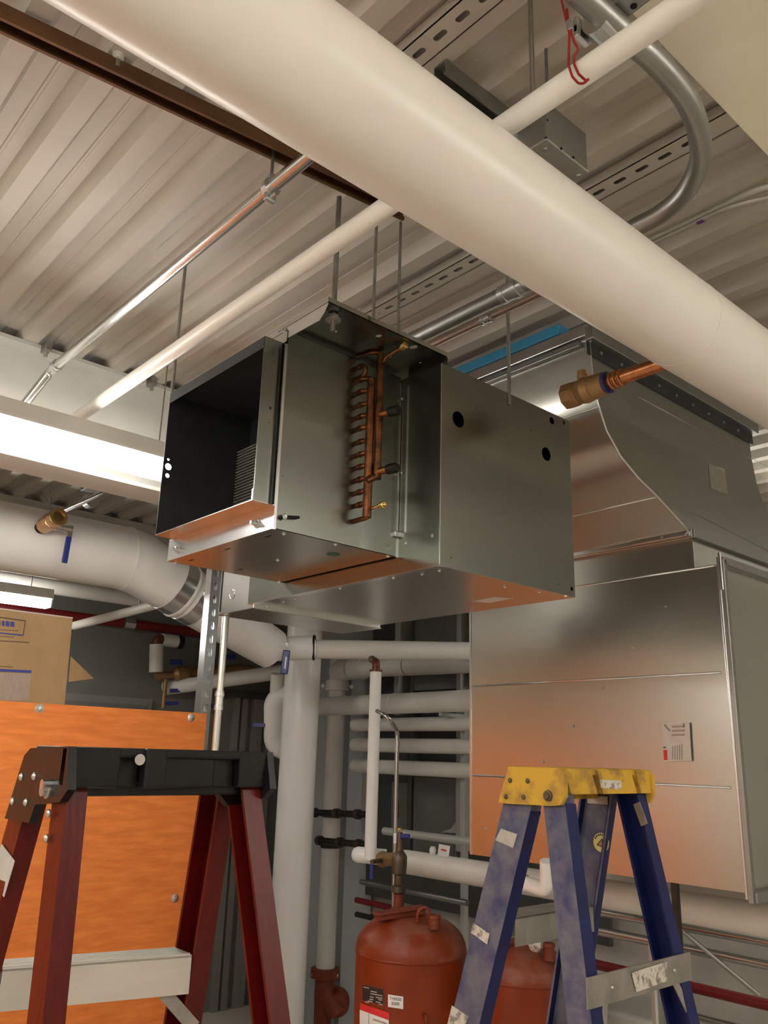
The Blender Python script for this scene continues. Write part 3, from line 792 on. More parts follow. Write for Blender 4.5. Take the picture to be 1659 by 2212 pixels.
# ================================================================== SHEET METAL PLENUM AND OFFSET
PX0, PX1, PY0, PY1, PZ0, PZ1 = -2.752, -1.474, 3.0, 4.24, -.417, .730
P = thing('plenum_box', 'large galvanized plenum box standing behind the yellow and blue ladder', 'duct', (-2.11, 3.6, PZ0))
obj('core', boxo((PX0 + .004, PY0 + .006, PZ0 + .002), (PX1 - .006, PY1, PZ1)), 'galv', P)
zs1, zs2 = .328, -.076
panels = [(PZ0, zs2), (zs2, zs1), (zs1, PZ1)]
for i, (a, b) in enumerate(panels):
    bm = B()
    # cross-broken panel: shallow pyramid towards the room
    c = Vector(((PX0 + PX1) / 2, PY0 - (.004, -.002, .006)[i], (a + b) / 2))
    cs = [Vector((PX0, PY0, a)), Vector((PX1, PY0, a)), Vector((PX1, PY0, b)), Vector((PX0, PY0, b))]
    N_ = 6
    prev = None
    grid = []
    for u in range(9):
        row = []
        for v in range(5):
            fx_, fz_ = u / 8, v / 4
            dy = -(.006, -.003, .007)[i] * math.sin(math.pi * fx_) * math.sin(math.pi * fz_)
            row.append(bm.verts.new((PX0 + (PX1 - PX0) * fx_, PY0 + dy, a + (b - a) * fz_)))
        grid.append(row)
    for u in range(8):
        for v in range(4): bm.faces.new((grid[u][v], grid[u + 1][v], grid[u + 1][v + 1], grid[u][v + 1]))
    obj('face_panel', bm, 'galv', P, True)
for z in (zs1, zs2):
    obj('seam_bead', tubeo([(PX0 + .012, PY0 - .001, z), (PX1 - .03, PY0 - .001, z)], .0045, 8), 'galv_bright', P, True)
obj('top_bend', tubeo([(PX0, PY0 + .003, PZ1), (PX1, PY0 + .003, PZ1)], .005, 8), 'galv_bright', P, True)
obj('left_edge', boxo((PX0 - .002, PY0 - .004, PZ0), (PX0 + .006, PY0 + .004, PZ1)), 'galv_bright', P)
# side face and standing corner seams
obj('side_panel', boxo((PX1 - .006, PY0, PZ0), (PX1, PY1, PZ1)), 'galv', P)
fr = obj('corner_seam', boxo((PX1 - .006, PY0 - .012, PZ0 - .02), (PX1 + .004, PY0 + .004, PZ1 + .03), .002), 'galv_bright', P)
obj('seam_flange', boxo((PX1 + .004, PY0 - .012, PZ0 - .03), (PX1 + .022, PY0 + .012, PZ1 + .02), .002), 'galv_dull', fr)
obj('seam_clip', boxo((PX1 + .002, PY0 - .016, PZ1 - .10), (PX1 + .014, PY0 - .008, PZ1 + .045), .002), 'galv_bright', fr)
obj('side_frame', boxo((PX1, PY0 + .0, PZ0 - .03), (PX1 + .03, PY1, PZ0 + .005), .002), 'galv_dull', P)
obj('side_frame', boxo((PX1, PY0 + .0, PZ1), (PX1 + .022, PY1, PZ1 + .03), .002), 'galv_dull', P)
for x, y in ((1367, 1399), (1301, 1486), (1236, 1568), (1171, 1646), (1438, 1310), (1049, 1790), (1230, 1850)):
    q = at(x, y, Y=PY0 - .003)
    obj('fastener', screwhead(q + Vector((0, .002, 0)), -YV, .0038, .005), 'rivet_zinc', P)
# inspection label on face
lab = obj('paper_label', prismo([at(x, y, Y=PY0 - .009) for x, y in ((1431, 1562), (1489, 1560), (1494, 1644), (1434, 1645))], (0, .001, 0)), 'label_paper', P)
def lquad(pl, m, par, yy): obj('print', prismo([at(x, y, Y=yy) for x, y in pl], (0, .0004, 0)), m, par)
lquad(((1433, 1620), (1441, 1620), (1442, 1642), (1434, 1642)), 'print_red', lab, PY0 - .0096)
lquad(((1433, 1613), (1438, 1613), (1438, 1616), (1433, 1616)), 'print_black', lab, PY0 - .0096)
for k in range(5):
    lquad(((1452 + k * 5, 1612 - k), (1454 + k * 5, 1612 - k), (1454 + k * 5, 1641), (1452 + k * 5, 1641)), 'print_grey', lab, PY0 - .0096)
lquad(((1433, 1566), (1436, 1564), (1449, 1578), (1446, 1580)), 'print_grey', lab, PY0 - .0096)
for k in range(3):
    lquad(((1451, 1568 + k * 9), (1479, 1567 + k * 9), (1479, 1571 + k * 9), (1451, 1572 + k * 9)), 'print_pale', lab, PY0 - .0096)
lquad(((1476, 1562), (1479, 1562), (1478, 1571), (1475, 1571)), 'print_grey', lab, PY0 - .0096)
# neck
NX0, NX1 = -2.66, -1.576
obj('neck_collar', boxo((NX0, PY0 + .002, PZ1), (NX1, PY1 - .02, .856)), 'galv', P)
obj('neck_edge', boxo((NX1 - .004, PY0 - .001, PZ1 + .002), (NX1 + .002, PY0 + .004, .854)), 'galv_bright', P)

# offset transition
T = thing('duct_offset', 'galvanized ogee offset duct rising from the plenum towards the ceiling', 'duct', (-2.11, 3.3, .856))
prof = [(3.005, 0.856), (2.949, 0.886), (2.850, 0.929), (2.759, 0.967), (2.631, 1.011), (2.520, 1.068), (2.440, 1.142), (2.391, 1.235), (2.368, 1.338), (2.360, 1.431), (2.354, 1.500)]
SH = 1.235
bm = B()
left = [bm.verts.new((NX0, y, z)) for y, z in prof]; right = [bm.verts.new((NX1, y, z)) for y, z in prof]
for i in range(len(prof) - 1): bm.faces.new((left[i], right[i], right[i + 1], left[i + 1]))
obj('curved_front', bm, 'galv', T, True)
ring = [(NX1, y, z) for y, z in prof] + [(NX1, y + SH, z) for y, z in reversed(prof)]
bm = B(); 
for i in range(len(prof) - 1):
    a = [(NX1, prof[i][0], prof[i][1]), (NX1, prof[i + 1][0], prof[i + 1][1]), (NX1, prof[i + 1][0] + SH, prof[i + 1][1]), (NX1, prof[i][0] + SH, prof[i][1])]
    bm.faces.new([bm.verts.new(p) for p in a])
bmesh.ops.remove_doubles(bm, verts=bm.verts[:], dist=1e-5)
obj('side_cheek', bm, 'galv_dull', T)
bm = B()
left = [bm.verts.new((NX0, y + SH, z)) for y, z in prof]; right = [bm.verts.new((NX1, y + SH, z)) for y, z in prof]
for i in range(len(prof) - 1): bm.faces.new((left[i], right[i], right[i + 1], left[i + 1]))
obj('curved_back', bm, 'galv_dull', T, True)
obj('edge_seam', tubeo([(NX1 + .002, y - .002, z) for y, z in prof], .005, 8), 'galv_bright', T, True)
for zz in (1.055, .905):
    yA = [y for y, z in prof if z <= zz][-1]
i1 = min(range(len(prof)), key=lambda i: abs(prof[i][1] - .967))
obj('cross_seam', tubeo([(NX0, prof[i1][0] - .001, prof[i1][1]), (NX1, prof[i1][0] - .001, prof[i1][1])], .003, 6), 'galv_bright', T, True)
obj('cross_seam', tubeo([(NX0, 2.390, 1.221), (NX1, 2.390, 1.221)], .0025, 6), 'galv_bright', T, True)
# break lines on the cheek
for a, b in (((1380, 858), (1659, 1010)), ((1455, 1085), (1659, 1190))):
    q0, q1 = at(*a, X=NX1 + .0008), at(*b, X=NX1 + .0008)
    obj('crease', tubeo([q0, q1], .0018, 6), 'galv_dull', T, True)
# bottom joint frame
jf = obj('joint_frame', boxo((NX0 - .01, PY0 - .024, .850), (NX1 + .012, PY0 + .003, .884), .002), 'galv', T)
obj('drive_cleat', boxo((NX0, PY0 - .030, .858), (NX1 + .004, PY0 - .024, .875), .001), 'galv_bright', jf)
obj('cheek_frame', boxo((NX1, PY0 - .02, .850), (NX1 + .022, PY1 - .02, .884), .002), 'galv_dull', T)
for x, y in ((1430, 1160), (1482, 1150)):
    obj('bolt', latheo(at(x, y, Y=PY0 - .03), -YV, [(0, .006), (.006, .006)], 6), 'zinc', jf)
obj('clip', boxo((NX1 - .25, PY0 - .034, .860), (NX1 - .01, PY0 - .029, .877), .001), 'galv_bright', jf)
# top flange
tf = obj('top_flange', boxo((NX0 - .02, 2.328, 1.483), (NX1 + .004, 2.354, 1.528), .002), 'galv_bright', T)
obj('top_flange_lower', boxo((NX0 - .02, 2.335, 1.456), (NX1 - .03, 2.356, 1.478), .002), 'galv_dull', tf)
sf = obj('side_flange', boxo((NX1, 2.33, 1.463), (NX1 + .034, 3.63, 1.517), .003), 'galv_dull', T)
sf2 = boxo((NX1, 2.34, 1.413), (NX1 + .006, 3.62, 1.463)); obj('side_flange_leg', sf2, 'black_liner', sf)
for k in range(9):
    obj('bolt', latheo((NX1 + .006, 2.42 + k * .132, 1.442), XV, [(0, .006), (.005, .006)], 6), 'rivet_zinc', sf)
lab = obj('paper_label', prismo([at(x, y, X=NX1 + .0015) for x, y in ((1531, 1002), (1566, 1013), (1572, 1068), (1536, 1055))], (-.001, 0, 0)), 'paper_grey', T)
# riser above
obj('riser', boxo((NX0 - .5, 2.36, 1.528), (NX1 - .004, 3.60, 1.545)), 'galv_dull', T)
fb = obj('blue_daylight_strip', boxo((-3.4, 2.345, 1.5455), (-1.7, 2.47, 1.588), .004), 'daylight_blue')  # added strip, its colour stands for blue daylight on the deck beyond
tag(fb, 'added bright blue strip on top of the duct, standing in for blue daylight on the deck', 'strip')

# ================================================================== LADDERS
def channel(bm, p, q, wdir, odir, w, depth, tk=.006):
    """C rail from p to q; web w wide along wdir centred on the line, flanges 'depth' long towards odir"""
    p, q, wd_, od = Vector(p), Vector(q), Vector(wdir), Vector(odir)
    d = (q - p).normalized()
    wd_ = (wd_ - d * wd_.dot(d)).normalized(); od = (od - d * od.dot(d) - wd_ * od.dot(wd_)).normalized()
    h = w / 2
    pr = [(-h, 0), (h, 0), (h, depth), (h - tk, depth), (h - tk, tk), (-h + tk, tk), (-h + tk, depth), (-h, depth)]
    pts = [p + wd_ * a + od * b for a, b in pr]
    bmv = [bm.verts.new(x) for x in pts]; bmw = [bm.verts.new(x + (q - p)) for x in pts]
    n = len(pts)
    for i in range(n):
        j = (i + 1) % n; bm.faces.new((bmv[i], bmv[j], bmw[j], bmw[i]))
    for ring in (bmv, bmw):
        for idx in ((0, 1, 4, 5), (1, 2, 3, 4), (5, 6, 7, 0)):
            bm.faces.new([ring[i] for i in idx])
    return bm

def to_floor(p, q):
    d = q - p; return p + d * ((FL + .004 - p.z) / d.z)

# ---- red ladder
LX, LYa, LYb = -1.2, .479, .824
zt = at(148, 1612, X=LX).z
R = thing('step_ladder', 'red fibreglass step ladder with black plastic top at lower left', 'ladder', (LX - .08, (LYa + LYb) / 2, FL))
end_px = [(66, 1616), (148, 1612), (146, 1706), (128, 1733), (76, 1738), (62, 1778), (10, 1768), (52, 1632)]
ep = [at(x, y, Y=LYa) for x, y in end_px]
LXl = ep[0].x
cap = obj('top_cap', boxo((LXl + .004, LYa + .006, zt - .014), (LX - .002, LYb, zt), .004), 'black_plastic', R)
obj('end_plate', prismo(ep, (0, .012, 0)), 'black_plastic', cap)
ep2 = [Vector((p.x, LYb - .012, p.z)) for p in ep]
obj('end_plate', prismo(ep2, (0, .012, 0)), 'black_plastic', cap)
zf = at(148, 1703, X=LX).z
def cap_front(bm, x, seq, z0, z1):
    pts = [(x + dx, y, z0) for y, dx in seq] + [(x + dx - .012, y, z0) for y, dx in reversed(seq)]
    prism(bm, [Vector(p) for p in pts], (0, 0, z1 - z0))
ln = LYb - LYa
for a, b, dx in ((0, .23, 0), (.23, .34, -.018), (.34, .44, .004), (.44, .70, -.008), (.70, .82, -.018), (.82, 1.0, 0)):
    obj('front_skirt', boxo((LX - .020 + dx, LYa + ln * a, zf), (LX + dx, LYa + ln * b + .001, zt - (.004 if dx < -.005 else 0)), .003), 'black_plastic', cap)
obj('back_skirt', boxo((LXl - .03, LYa + .01, zf - .02), (LXl - .015, LYb - .01, zt - .006), .003), 'black_plastic', cap)
obj('gusset', prismo([(LX - .05, LYb - .012, zf), (LX - .05, LYb - .012, zf - .045), (LX - .05, LYb - .03, zf - .045), (LX - .05, LYb - .065, zf - .012), (LX - .05, LYb - .11, zf)], (-.02, 0, 0)), 'black_plastic', cap)
obj('under_tray', boxo((LXl, LYa + .02, zf - .012), (LX - .025, LYb - .02, zf + .004), .003), 'black_plastic', cap)
q = at(302, 1641, X=LX + .004); obj('logo_disc', latheo(q, XV, [(0, .008), (.0012, .008)], 16), 'paper_grey', cap)
for x, y in ((47, 1678), (75, 1677), (28, 1731), (57, 1733)):
    obj('rivet', latheo(at(x, y, Y=LYa), -YV, [(0, .0062), (.002, .0055), (.004, .003), (.0042, 0)], 12), 'rivet_zinc', cap, True)
q = at(103, 1706, Y=LYa); obj('pivot_bolt', latheo(q, -YV, [(0, .0125), (.002, .0125), (.003, .009), (.009, .009)], 12), 'rivet_zinc', cap)
obj('lock_bolt', latheo(at(108, 1694, Y=LYa), -YV, [(0, .007), (.012, .007)], 10), 'zinc', cap)
# rails: (top px, low px)
def yspl(y0, z, s): return y0 + s * (z - zt) * .05
def rail(name, par, tp, lw, y, sgn, od, w, depth, material):
    p = at(*tp, Y=y); q = at(*lw, Y=y)
    q = at(*lw, Y=y + sgn * (p.z - q.z) * .055)
    e = to_floor(p, q)
    up = p + (p - q).normalized() * .05
    bm = channel(B(), up, e, XV, (0, od, 0), w, depth)
    o = obj(name, bm, material, par)
    return p, q, e, o
r1 = rail('front_rail', R, (33, 1770), (-62, 2112), LYa + .012, -1, 1, .060, .030, 'red_fibreglass')
r2 = rail('rear_rail', R, (128, 1728), (74, 2212), LYa + .012, -1, 1, .050, .030, 'red_fibreglass')
r3 = rail('front_rail', R, (488, 1720), (412, 2212), LYb - .012, 1, -1, .064, .034, 'red_fibreglass')
r4 = rail('rear_rail', R, (545, 1720), (607, 2212), LYb - .012, 1, -1, .050, .034, 'red_fibreglass')
for rr in (r1, r2, r3, r4):
    e = rr[2]; obj('foot_pad', boxo(e + Vector((-.035, -.025, -.003)), e + Vector((.035, .025, .03)), .004), 'black_rubber', R)
for x, y in ((106, 1757), (101, 1811)):
    q = at(x, y, Y=LYa + .005); obj('rivet', latheo(q, -YV, [(0, .0062), (.002, .0055), (.004, .003), (.0042, 0)], 12), 'rivet_zinc', r2[3], True)
q = at(479, 1740, Y=LYb - .016)
obj('rail_bracket', boxo(q + Vector((-.012, -.006, -.016)), q + Vector((.012, .0, .016)), .002), 'alu_dirty', r3[3])
obj('spec_label', prismo([at(x, y, Y=LYa + .007) for x, y in ((3, 1823), (31, 1860), (8, 1938), (-20, 1900))], (0, .001, 0)), 'paper_grey', r1[3])
def lerp(a, b, f): return a + (b - a) * f
def rail_at(rr, z):
    p, e = rr[0], rr[2]; return lerp(p, e, (z - p.z) / (e.z - p.z))
stz = at(436, 2056, Y=r3[0].y).z
for k in range(4):
    z = stz - k * .305
    a = rail_at(r1, z); b = rail_at(r3, z)
    bm = B(); wst = .060
    st = obj('step', prismo([Vector((a.x - wst / 2, a.y + .032, z - .004)), Vector((a.x + wst / 2, a.y + .032, z - .004)), Vector((b.x + wst / 2, b.y - .037, z - .004)), Vector((b.x - wst / 2, b.y - .037, z - .004))], (0, 0, .003)), 'aluminium', R)
    for s in (-1, 1):
        ox = s * wst / 2
        obj('step_skirt', prismo([Vector((a.x + ox, a.y + .032, z)), Vector((b.x + ox, b.y - .037, z)), Vector((b.x + ox, b.y - .037, z - .058)), Vector((a.x + ox, a.y + .032, z - .058))], (-.003 * s, 0, 0)), 'aluminium', st)
    for j in range(7):
        ox = -wst / 2 + .006 + j * (wst - .012) / 6
        obj('tread_ridge', prismo([Vector((a.x + ox - .0022, a.y + .033, z - .001)), Vector((a.x + ox + .0022, a.y + .033, z - .001)), Vector((b.x + ox + .0022, b.y - .038, z - .001)), Vector((b.x + ox - .0022, b.y - .038, z - .001))], (0, 0, .003)), 'aluminium', st)
    if k < 2:
        obj('knee_brace', obox(B(), b + Vector((.012, -.010, -.115)), b + Vector((.012, -.075, -.052)), .020, .004, XV), 'alu_dirty', st)
    obj('rivet', latheo((b.x + .012, b.y + .001, z - .03), -YV, [(0, .0055), (.034, .0055), (.037, .003)], 10), 'rivet_zinc', st)

# ---- blue ladder with yellow top
GX, GYa, GYb = -1.15, 1.543, 1.903
zt = at(1213, 1660, X=GX).z
G = thing('step_ladder', 'paint-spattered blue fibreglass step ladder with yellow top at lower right', 'ladder', (GX - .08, (GYa + GYb) / 2, FL))
end_px = [(1098, 1656), (1208, 1659), (1219, 1676), (1220, 1722), (1210, 1739), (1190, 1741), (1079, 1735), (1077, 1730)]
ep = [at(x, y, Y=GYa) for x, y in end_px]
GXl = ep[0].x
cap = obj('top_cap', boxo((GXl + .002, GYa + .004, zt - .014), (GX - .004, GYb, zt + .001), .004), 'yellow_plastic', G)
obj('end_plate', prismo(ep, (0, .012, 0)), 'yellow_plastic', cap)
obj('end_plate', prismo([Vector((p.x, GYb - .012, p.z)) for p in ep], (0, .012, 0)), 'yellow_plastic', cap)
zf = at(1220, 1716, X=GX).z; ln = GYb - GYa
def skirt(a, b, off, dx):
    y0_, y1_ = GYa + ln * a, GYa + ln * b
    pts = [(GX + dx, y0_, zt - .002), (GX + dx, y1_, zt - .002), (GX + dx, min(y1_ + off, GYb), zf), (GX + dx, y0_ + (off if a > 0 else 0), zf)]
    obj('front_skirt', prismo([Vector(p) for p in pts], (-.014, 0, 0)), 'yellow_plastic', cap)
skirt(.03, .30, .022, 0); skirt(.30, .36, .022, -.013); skirt(.36, .74, .022, .001); skirt(.74, .80, .022, -.013); skirt(.80, .97, .018, .001)
obj('back_skirt', boxo((GXl - .012, GYa + .01, zf - .02), (GXl + .004, GYb - .01, zt - .004), .003), 'yellow_plastic', cap)
wp = obj('worn_label', prismo([at(x, y, X=GX + .0015) for x, y in ((1295, 1684), (1340, 1686), (1343, 1700), (1338, 1705), (1298, 1702))], (.0008, 0, 0)), 'paper_worn', cap)
for x, y in ((1102, 1686), (1140, 1687), (1093, 1721), (1131, 1722)):
    obj('rivet', latheo(at(x, y, Y=GYa), -YV, [(0, .0058), (.002, .005), (.003, .003), (.0032, 0)], 12), 'valve_dark', cap, True)
q = at(1184, 1719, Y=GYa); obj('pivot_bolt', latheo(q, -YV, [(0, .0125), (.003, .0115), (.004, .008), (.008, .007)], 14), 'valve_dark', cap)
zt_keep = zt
g1 = rail('front_rail', G, (1117, 1738), (1003, 2212), GYa + .012, -1, 1, .078, .036, 'blue_worn')
g2 = rail('rear_rail', G, (1197, 1738), (1252, 2212), GYa + .012, -1, 1, .058, .034, 'blue_worn')
g3 = rail('front_rail', G, (1298, 1722), (1226, 2212), GYb - .012, 1, -1, .092, .024, 'blue_worn')
g4 = rail('rear_rail', G, (1372, 1720), (1486, 2212), GYb - .012, 1, -1, .060, .036, 'blue_fibreglass')
for rr in (g1, g2, g3, g4):
    e = rr[2]; obj('foot_pad', boxo(e + Vector((-.04, -.025, -.003)), e + Vector((.04, .025, .03)), .004), 'black_rubber', G)
# darker clean flanges facing +X on the near rails
for rr, w in ((g1, .078), (g2, .058)):
    p, q, e, ro = rr
    d = (e - p).normalized(); wd_ = (XV - d * XV.dot(d)).normalized(); od = (YV - d * YV.dot(d) - wd_ * YV.dot(wd_)).normalized()
    a0 = p + wd_ * (w / 2 + .0006) + od * .001; b0 = e + wd_ * (w / 2 + .0006) + od * .001
    obj('flange_face', prismo([a0, b0, b0 + od * .036, a0 + od * .036], wd_ * .0008), 'blue_fibreglass', ro)
for sgn in (-1, 1):
    p, q, e, ro = g3
    d = (e - p).normalized(); wd_ = (XV - d * XV.dot(d)).normalized(); od = (-YV - d * (-YV).dot(d)); od = (od - wd_ * od.dot(wd_)).normalized()
    a0 = p + wd_ * (sgn * (.046 - .0065)) + od * .006; b0 = e + wd_ * (sgn * (.046 - .0065)) + od * .006
    obj('flange_face', prismo([a0, b0, b0 + od * .019, a0 + od * .019], wd_ * (sgn * .0006) * -1), 'blue_fibreglass', ro)
    if sgn > 0:
        a0 = p + wd_ * .0462; b0 = e + wd_ * .0462
        obj('flange_face', prismo([a0, b0, b0 + od * .0245, a0 + od * .0245], wd_ * .0008), 'blue_fibreglass', ro)
# stickers
q = at(1299, 1820, Y=GYb - .020)
sk = obj('round_sticker', latheo(q, -YV, [(0, .023), (.0006, .023)], 24), 'sticker_yellow', g3[3])
tri = [q + Vector((.014 * math.sin(a), -.0012, .014 * math.cos(a) - .003)) for a in (0.25, 2.34, 4.44)]
obj('warning_triangle', prismo(tri, (0, -.0003, 0)), 'print_black', sk)
tri = [q + Vector((.009 * math.sin(a), -.0018, .009 * math.cos(a) - .003)) for a in (0.25, 2.34, 4.44)]
obj('warning_fill', prismo(tri, (0, -.0003, 0)), 'sticker_orange', sk)
for k in range(7):
    a = -1.05 + k * .33
    c = q + Vector((.0185 * math.sin(a), -.0012, .0185 * math.cos(a)))
    tdir = Vector((math.cos(a), 0, -math.sin(a))); nd = Vector((math.sin(a), 0, math.cos(a)))
    obj('print', prismo([c - tdir * .0018 - nd * .002, c + tdir * .0018 - nd * .002, c + tdir * .0018 + nd * .002, c - tdir * .0018 + nd * .002], (0, -.0003, 0)), 'print_black', sk)
def rail_sticker(pl, m, rr=g1):
    y0_ = lambda py: rr[0].y + (rr[2].y - rr[0].y) * ((at(1000, py, Y=rr[0].y).z - rr[0].z) / (rr[2].z - rr[0].z))
    return obj('worn_sticker', prismo([at(x, y, Y=y0_(y) - .0016) for x, y in pl], (0, .001, 0)), m, rr[3])
rail_sticker(((1082, 1790), (1117, 1802), (1108, 1832), (1070, 1815)), 'paper_grey')
rail_sticker(((1022, 1994), (1057, 2017), (1052, 2040), (1017, 2015)), 'paper_worn')
rail_sticker(((976, 2172), (1012, 2196), (1004, 2216), (966, 2214)), 'paper_worn')
# steps between the front rails
stz = at(1275, 1953, Y=g3[0].y).z
for k in range(4):
    z = stz - k * .305
    a = rail_at(g1, z); b = rail_at(g3, z); wst = .082
    st = obj('step', prismo([Vector((a.x - wst / 2, a.y + .037, z - .003)), Vector((a.x + wst / 2, a.y + .037, z - .003)), Vector((b.x + wst / 2, b.y - .026, z - .003)), Vector((b.x - wst / 2, b.y - .026, z - .003))], (0, 0, .003)), 'alu_dirty', G)
    for s in (-1, 1):
        ox = s * wst / 2
        obj('step_skirt', prismo([Vector((a.x + ox, a.y + .037, z)), Vector((b.x + ox, b.y - .026, z)), Vector((b.x + ox, b.y - .026, z - .058)), Vector((a.x + ox, a.y + .037, z - .058))], (-.003 * s, 0, 0)), 'alu_dirty', st)
    for j in range(6):
        ox = -wst / 2 + .006 + j * (wst - .012) / 5
        obj('tread_ridge', prismo([Vector((a.x + ox - .002, a.y + .038, z - .001)), Vector((a.x + ox + .002, a.y + .038, z - .001)), Vector((b.x + ox + .002, b.y - .027, z - .001)), Vector((b.x + ox - .002, b.y - .027, z - .001))], (0, 0, .0025)), 'alu_dirty', st)
# rear horizontals between the rear rails
hz = at(1475, 2090, Y=g4[0].y).z
for k in range(3):
    z = hz - k * .36
    a = rail_at(g2, z); b = rail_at(g4, z)
    hb = obj('rear_bar', obox(B(), a + Vector((.034, -.01, 0)), b + Vector((.034, .012, 0)), .004, .056, ZV), 'alu_dirty', G)
    if k == 0:
        obj('torn_label', prismo([lerp(a, b, f) + Vector((.0375, 0, dz)) for f, dz in ((.38, .018), (.75, .022), (.74, -.016), (.42, -.020))], (.0008, 0, 0)), 'paper_worn', hb)
        for f in (.2, .84):
            c = lerp(a, b, f) + Vector((.0365, 0, 0)); obj('rivet', latheo(c, XV, [(0, .0055), (.003, .004), (.0032, 0)], 10), 'rivet_zinc', hb)
    obj('diagonal_brace', obox(B(), b + Vector((.03, -.055, -.02)), b + Vector((.052, .004, -.135)), .018, .003, XV), 'alu_dirty', hb)
    obj('diagonal_brace', obox(B(), a + Vector((.03, .055, -.02)), a + Vector((.052, 0, -.15)), .018, .003, XV), 'alu_dirty', hb)
obj('hinge_plate', boxo(at(1292, 1732, Y=GYb - .02) + Vector((-.03, -.003, -.005)), at(1292, 1732, Y=GYb - .02) + Vector((.03, 0, .014))), 'alu_dirty', g3[3])
ha, hb_ = at(1375, 1735, Y=GYb - .052), at(1392, 1782, Y=GYb - .055)
obj('hinge_plate', obox(B(), ha, hb_, .018, .003, YV), 'alu_dirty', g4[3])

# ================================================================== ORANGE PLYWOOD, STRUT POST, CONDUIT, CARTON
PLX = -4.1
pt1 = at(447, 1541, X=PLX); pt0 = at(0, 1513, X=PLX)
t = thing('plywood_board', 'orange stained plywood board behind the red ladder', 'board', (PLX, pt1.y - .9, FL))
obj('board', boxo((PLX - .018, -1.6, FL + .25), (PLX, pt1.y, pt1.z), .001), 'plywood', t)
for x, y in ((85, 1530), (413, 1550), (378, 1940), (20, 1975)):
    q = at(x, y, X=PLX)
    obj('washer_screw', latheo(q, XV, [(0, .021), (.002, .021), (.003, .013), (.009, .010), (.010, 0)], 14), 'galv_bright', t, True, auto=30)
# strut post with slots
spx, spy = PLX - .018, at(432, 1536, X=PLX - .02).y
w = .062
t = thing('strut_post', 'bright slotted steel strut post rising behind the orange board', 'post', (spx - .02, spy, FL))
sp_top = 1.02
fa = at(441, 1400, X=spx).y
holes = []
z = -.3
while z < sp_top - .03:
    holes.append(slot2(spy + w / 2, z, .044, .021, vert=True)); z += .0745
# slotted web faces the room (+X); plain side faces -Y
obj('slotted_web', plateo([(spy, FL), (spy + w, FL), (spy + w, sp_top), (spy, sp_top)], holes, (spx, 0, 0), YV, ZV, -.0025), 'galv_bright', t)
obj('side_wall', boxo((spx - w, spy - .002, FL), (spx, spy + .0005, sp_top)), 'galv_bright', t)
obj('side_wall', boxo((spx - w, spy + w - .0005, FL), (spx, spy + w + .002, sp_top)), 'galv_bright', t)
obj('lip', boxo((spx - w - .002, spy, FL), (spx - w, spy + .010, sp_top)), 'galv_bright', t)
obj('lip', boxo((spx - w - .002, spy + w - .010, FL), (spx - w, spy + w, sp_top)), 'galv_bright', t)
# conduit into the electrical box
cq = at(488, 1333, Y=1.66); ccx, ccy = cq.x, 1.66
t = thing('vertical_conduit', 'slim steel conduit rising into the bottom of the unit beside the strut post', 'conduit', (ccx, ccy, FL))
obj('tube', tubeo([(ccx, ccy, FL), (ccx, ccy, .496)], .0135, 18), 'conduit', t, True, auto=50)
zz = at(474, 1513, Y=ccy).z
obj('coupling', latheo((ccx, ccy, zz - .035), ZV, [(0, .017), (.016, .017), (.017, .0155), (.050, .0155), (.051, .0185), (.062, .0185), (.063, .016), (.07, .016)], 18), 'zinc', t, True, auto=30)

# cardboard carton
BXX = -4.5
c1_ = at(157, 1336, X=BXX); c0_ = at(0, 1318, X=BXX); cb_ = at(140, 1516, X=BXX)
t = thing('cardboard_carton', 'tall brown cardboard carton with dark print behind the orange board', 'box', (BXX - .3, c1_.y - .35, FL))
lean = (cb_.y - c1_.y) / (cb_.z - c1_.z)
yb_at = lambda z: c1_.y + lean * (z - c1_.z)
zmid = at(150, 1420, X=BXX).z
bm = B()
prism(bm, [Vector((BXX, yb_at(FL), FL)), Vector((BXX, c1_.y, c1_.z)), Vector((BXX, c1_.y - 1.2, c1_.z + .002)), Vector((BXX, yb_at(FL) - 1.15, FL))], (-.6, 0, 0))
obj('carton_body', bm, 'cardboard', t)
obj('carton_edge', prismo([Vector((BXX + .001, c1_.y - 1.2, c1_.z)), Vector((BXX + .001, c1_.y, c1_.z)), Vector((BXX + .001, c1_.y, c1_.z + .006)), Vector((BXX + .001, c1_.y - 1.2, c1_.z + .006))], (-.006, 0, 0)), 'label_paper', t)
q0, q1, q2, q3 = at(153, 1418, X=BXX + .0), at(203, 1466, X=BXX - .04), at(148, 1473, X=BXX), at(150, 1421, X=BXX)
obj('torn_flap', prismo([q0, q1, q2], (-.004, 0, 0)), 'cardboard', t)
def cq_(pl, m): obj('print', prismo([at(x, y, X=BXX + .0008) for x, y in pl], (.0005, 0, 0)), m, t)
cq_(((-40, 1327), (56, 1340), (55, 1342.5), (-40, 1329.5)), 'print_brown')
cq_(((54, 1340), (56, 1340), (51, 1373), (49, 1373)), 'print_brown')
cq_(((-40, 1362), (50, 1371), (50, 1374), (-40, 1365)), 'print_blue')
cq_(((-40, 1357), (40, 1362), (40, 1363.5), (-40, 1358.5)), 'print_brown')
for k, (a, b) in enumerate(((-30, -22), (-18, -10), (-6, 1), (4, 10), (12, 20), (22, 31))):
    cq_(((a, 1338 + k * .9), (b, 1338.8 + k * .9), (b, 1350 + k * .9), (a, 1349.2 + k * .9)), 'print_blue' if k > 2 else 'print_brown')
cq_(((-40, 1370), (30, 1376), (30, 1377.5), (-40, 1371.5)), 'print_brown')
cq_(((-40, 1381), (63, 1387), (63, 1389), (-40, 1383)), 'print_brown')
cq_(((-40, 1443), (68, 1448), (67.5, 1454), (-40, 1449)), 'print_blue')
cq_(((-40, 1452), (67, 1456), (62, 1513), (-40, 1513)), 'print_pale')
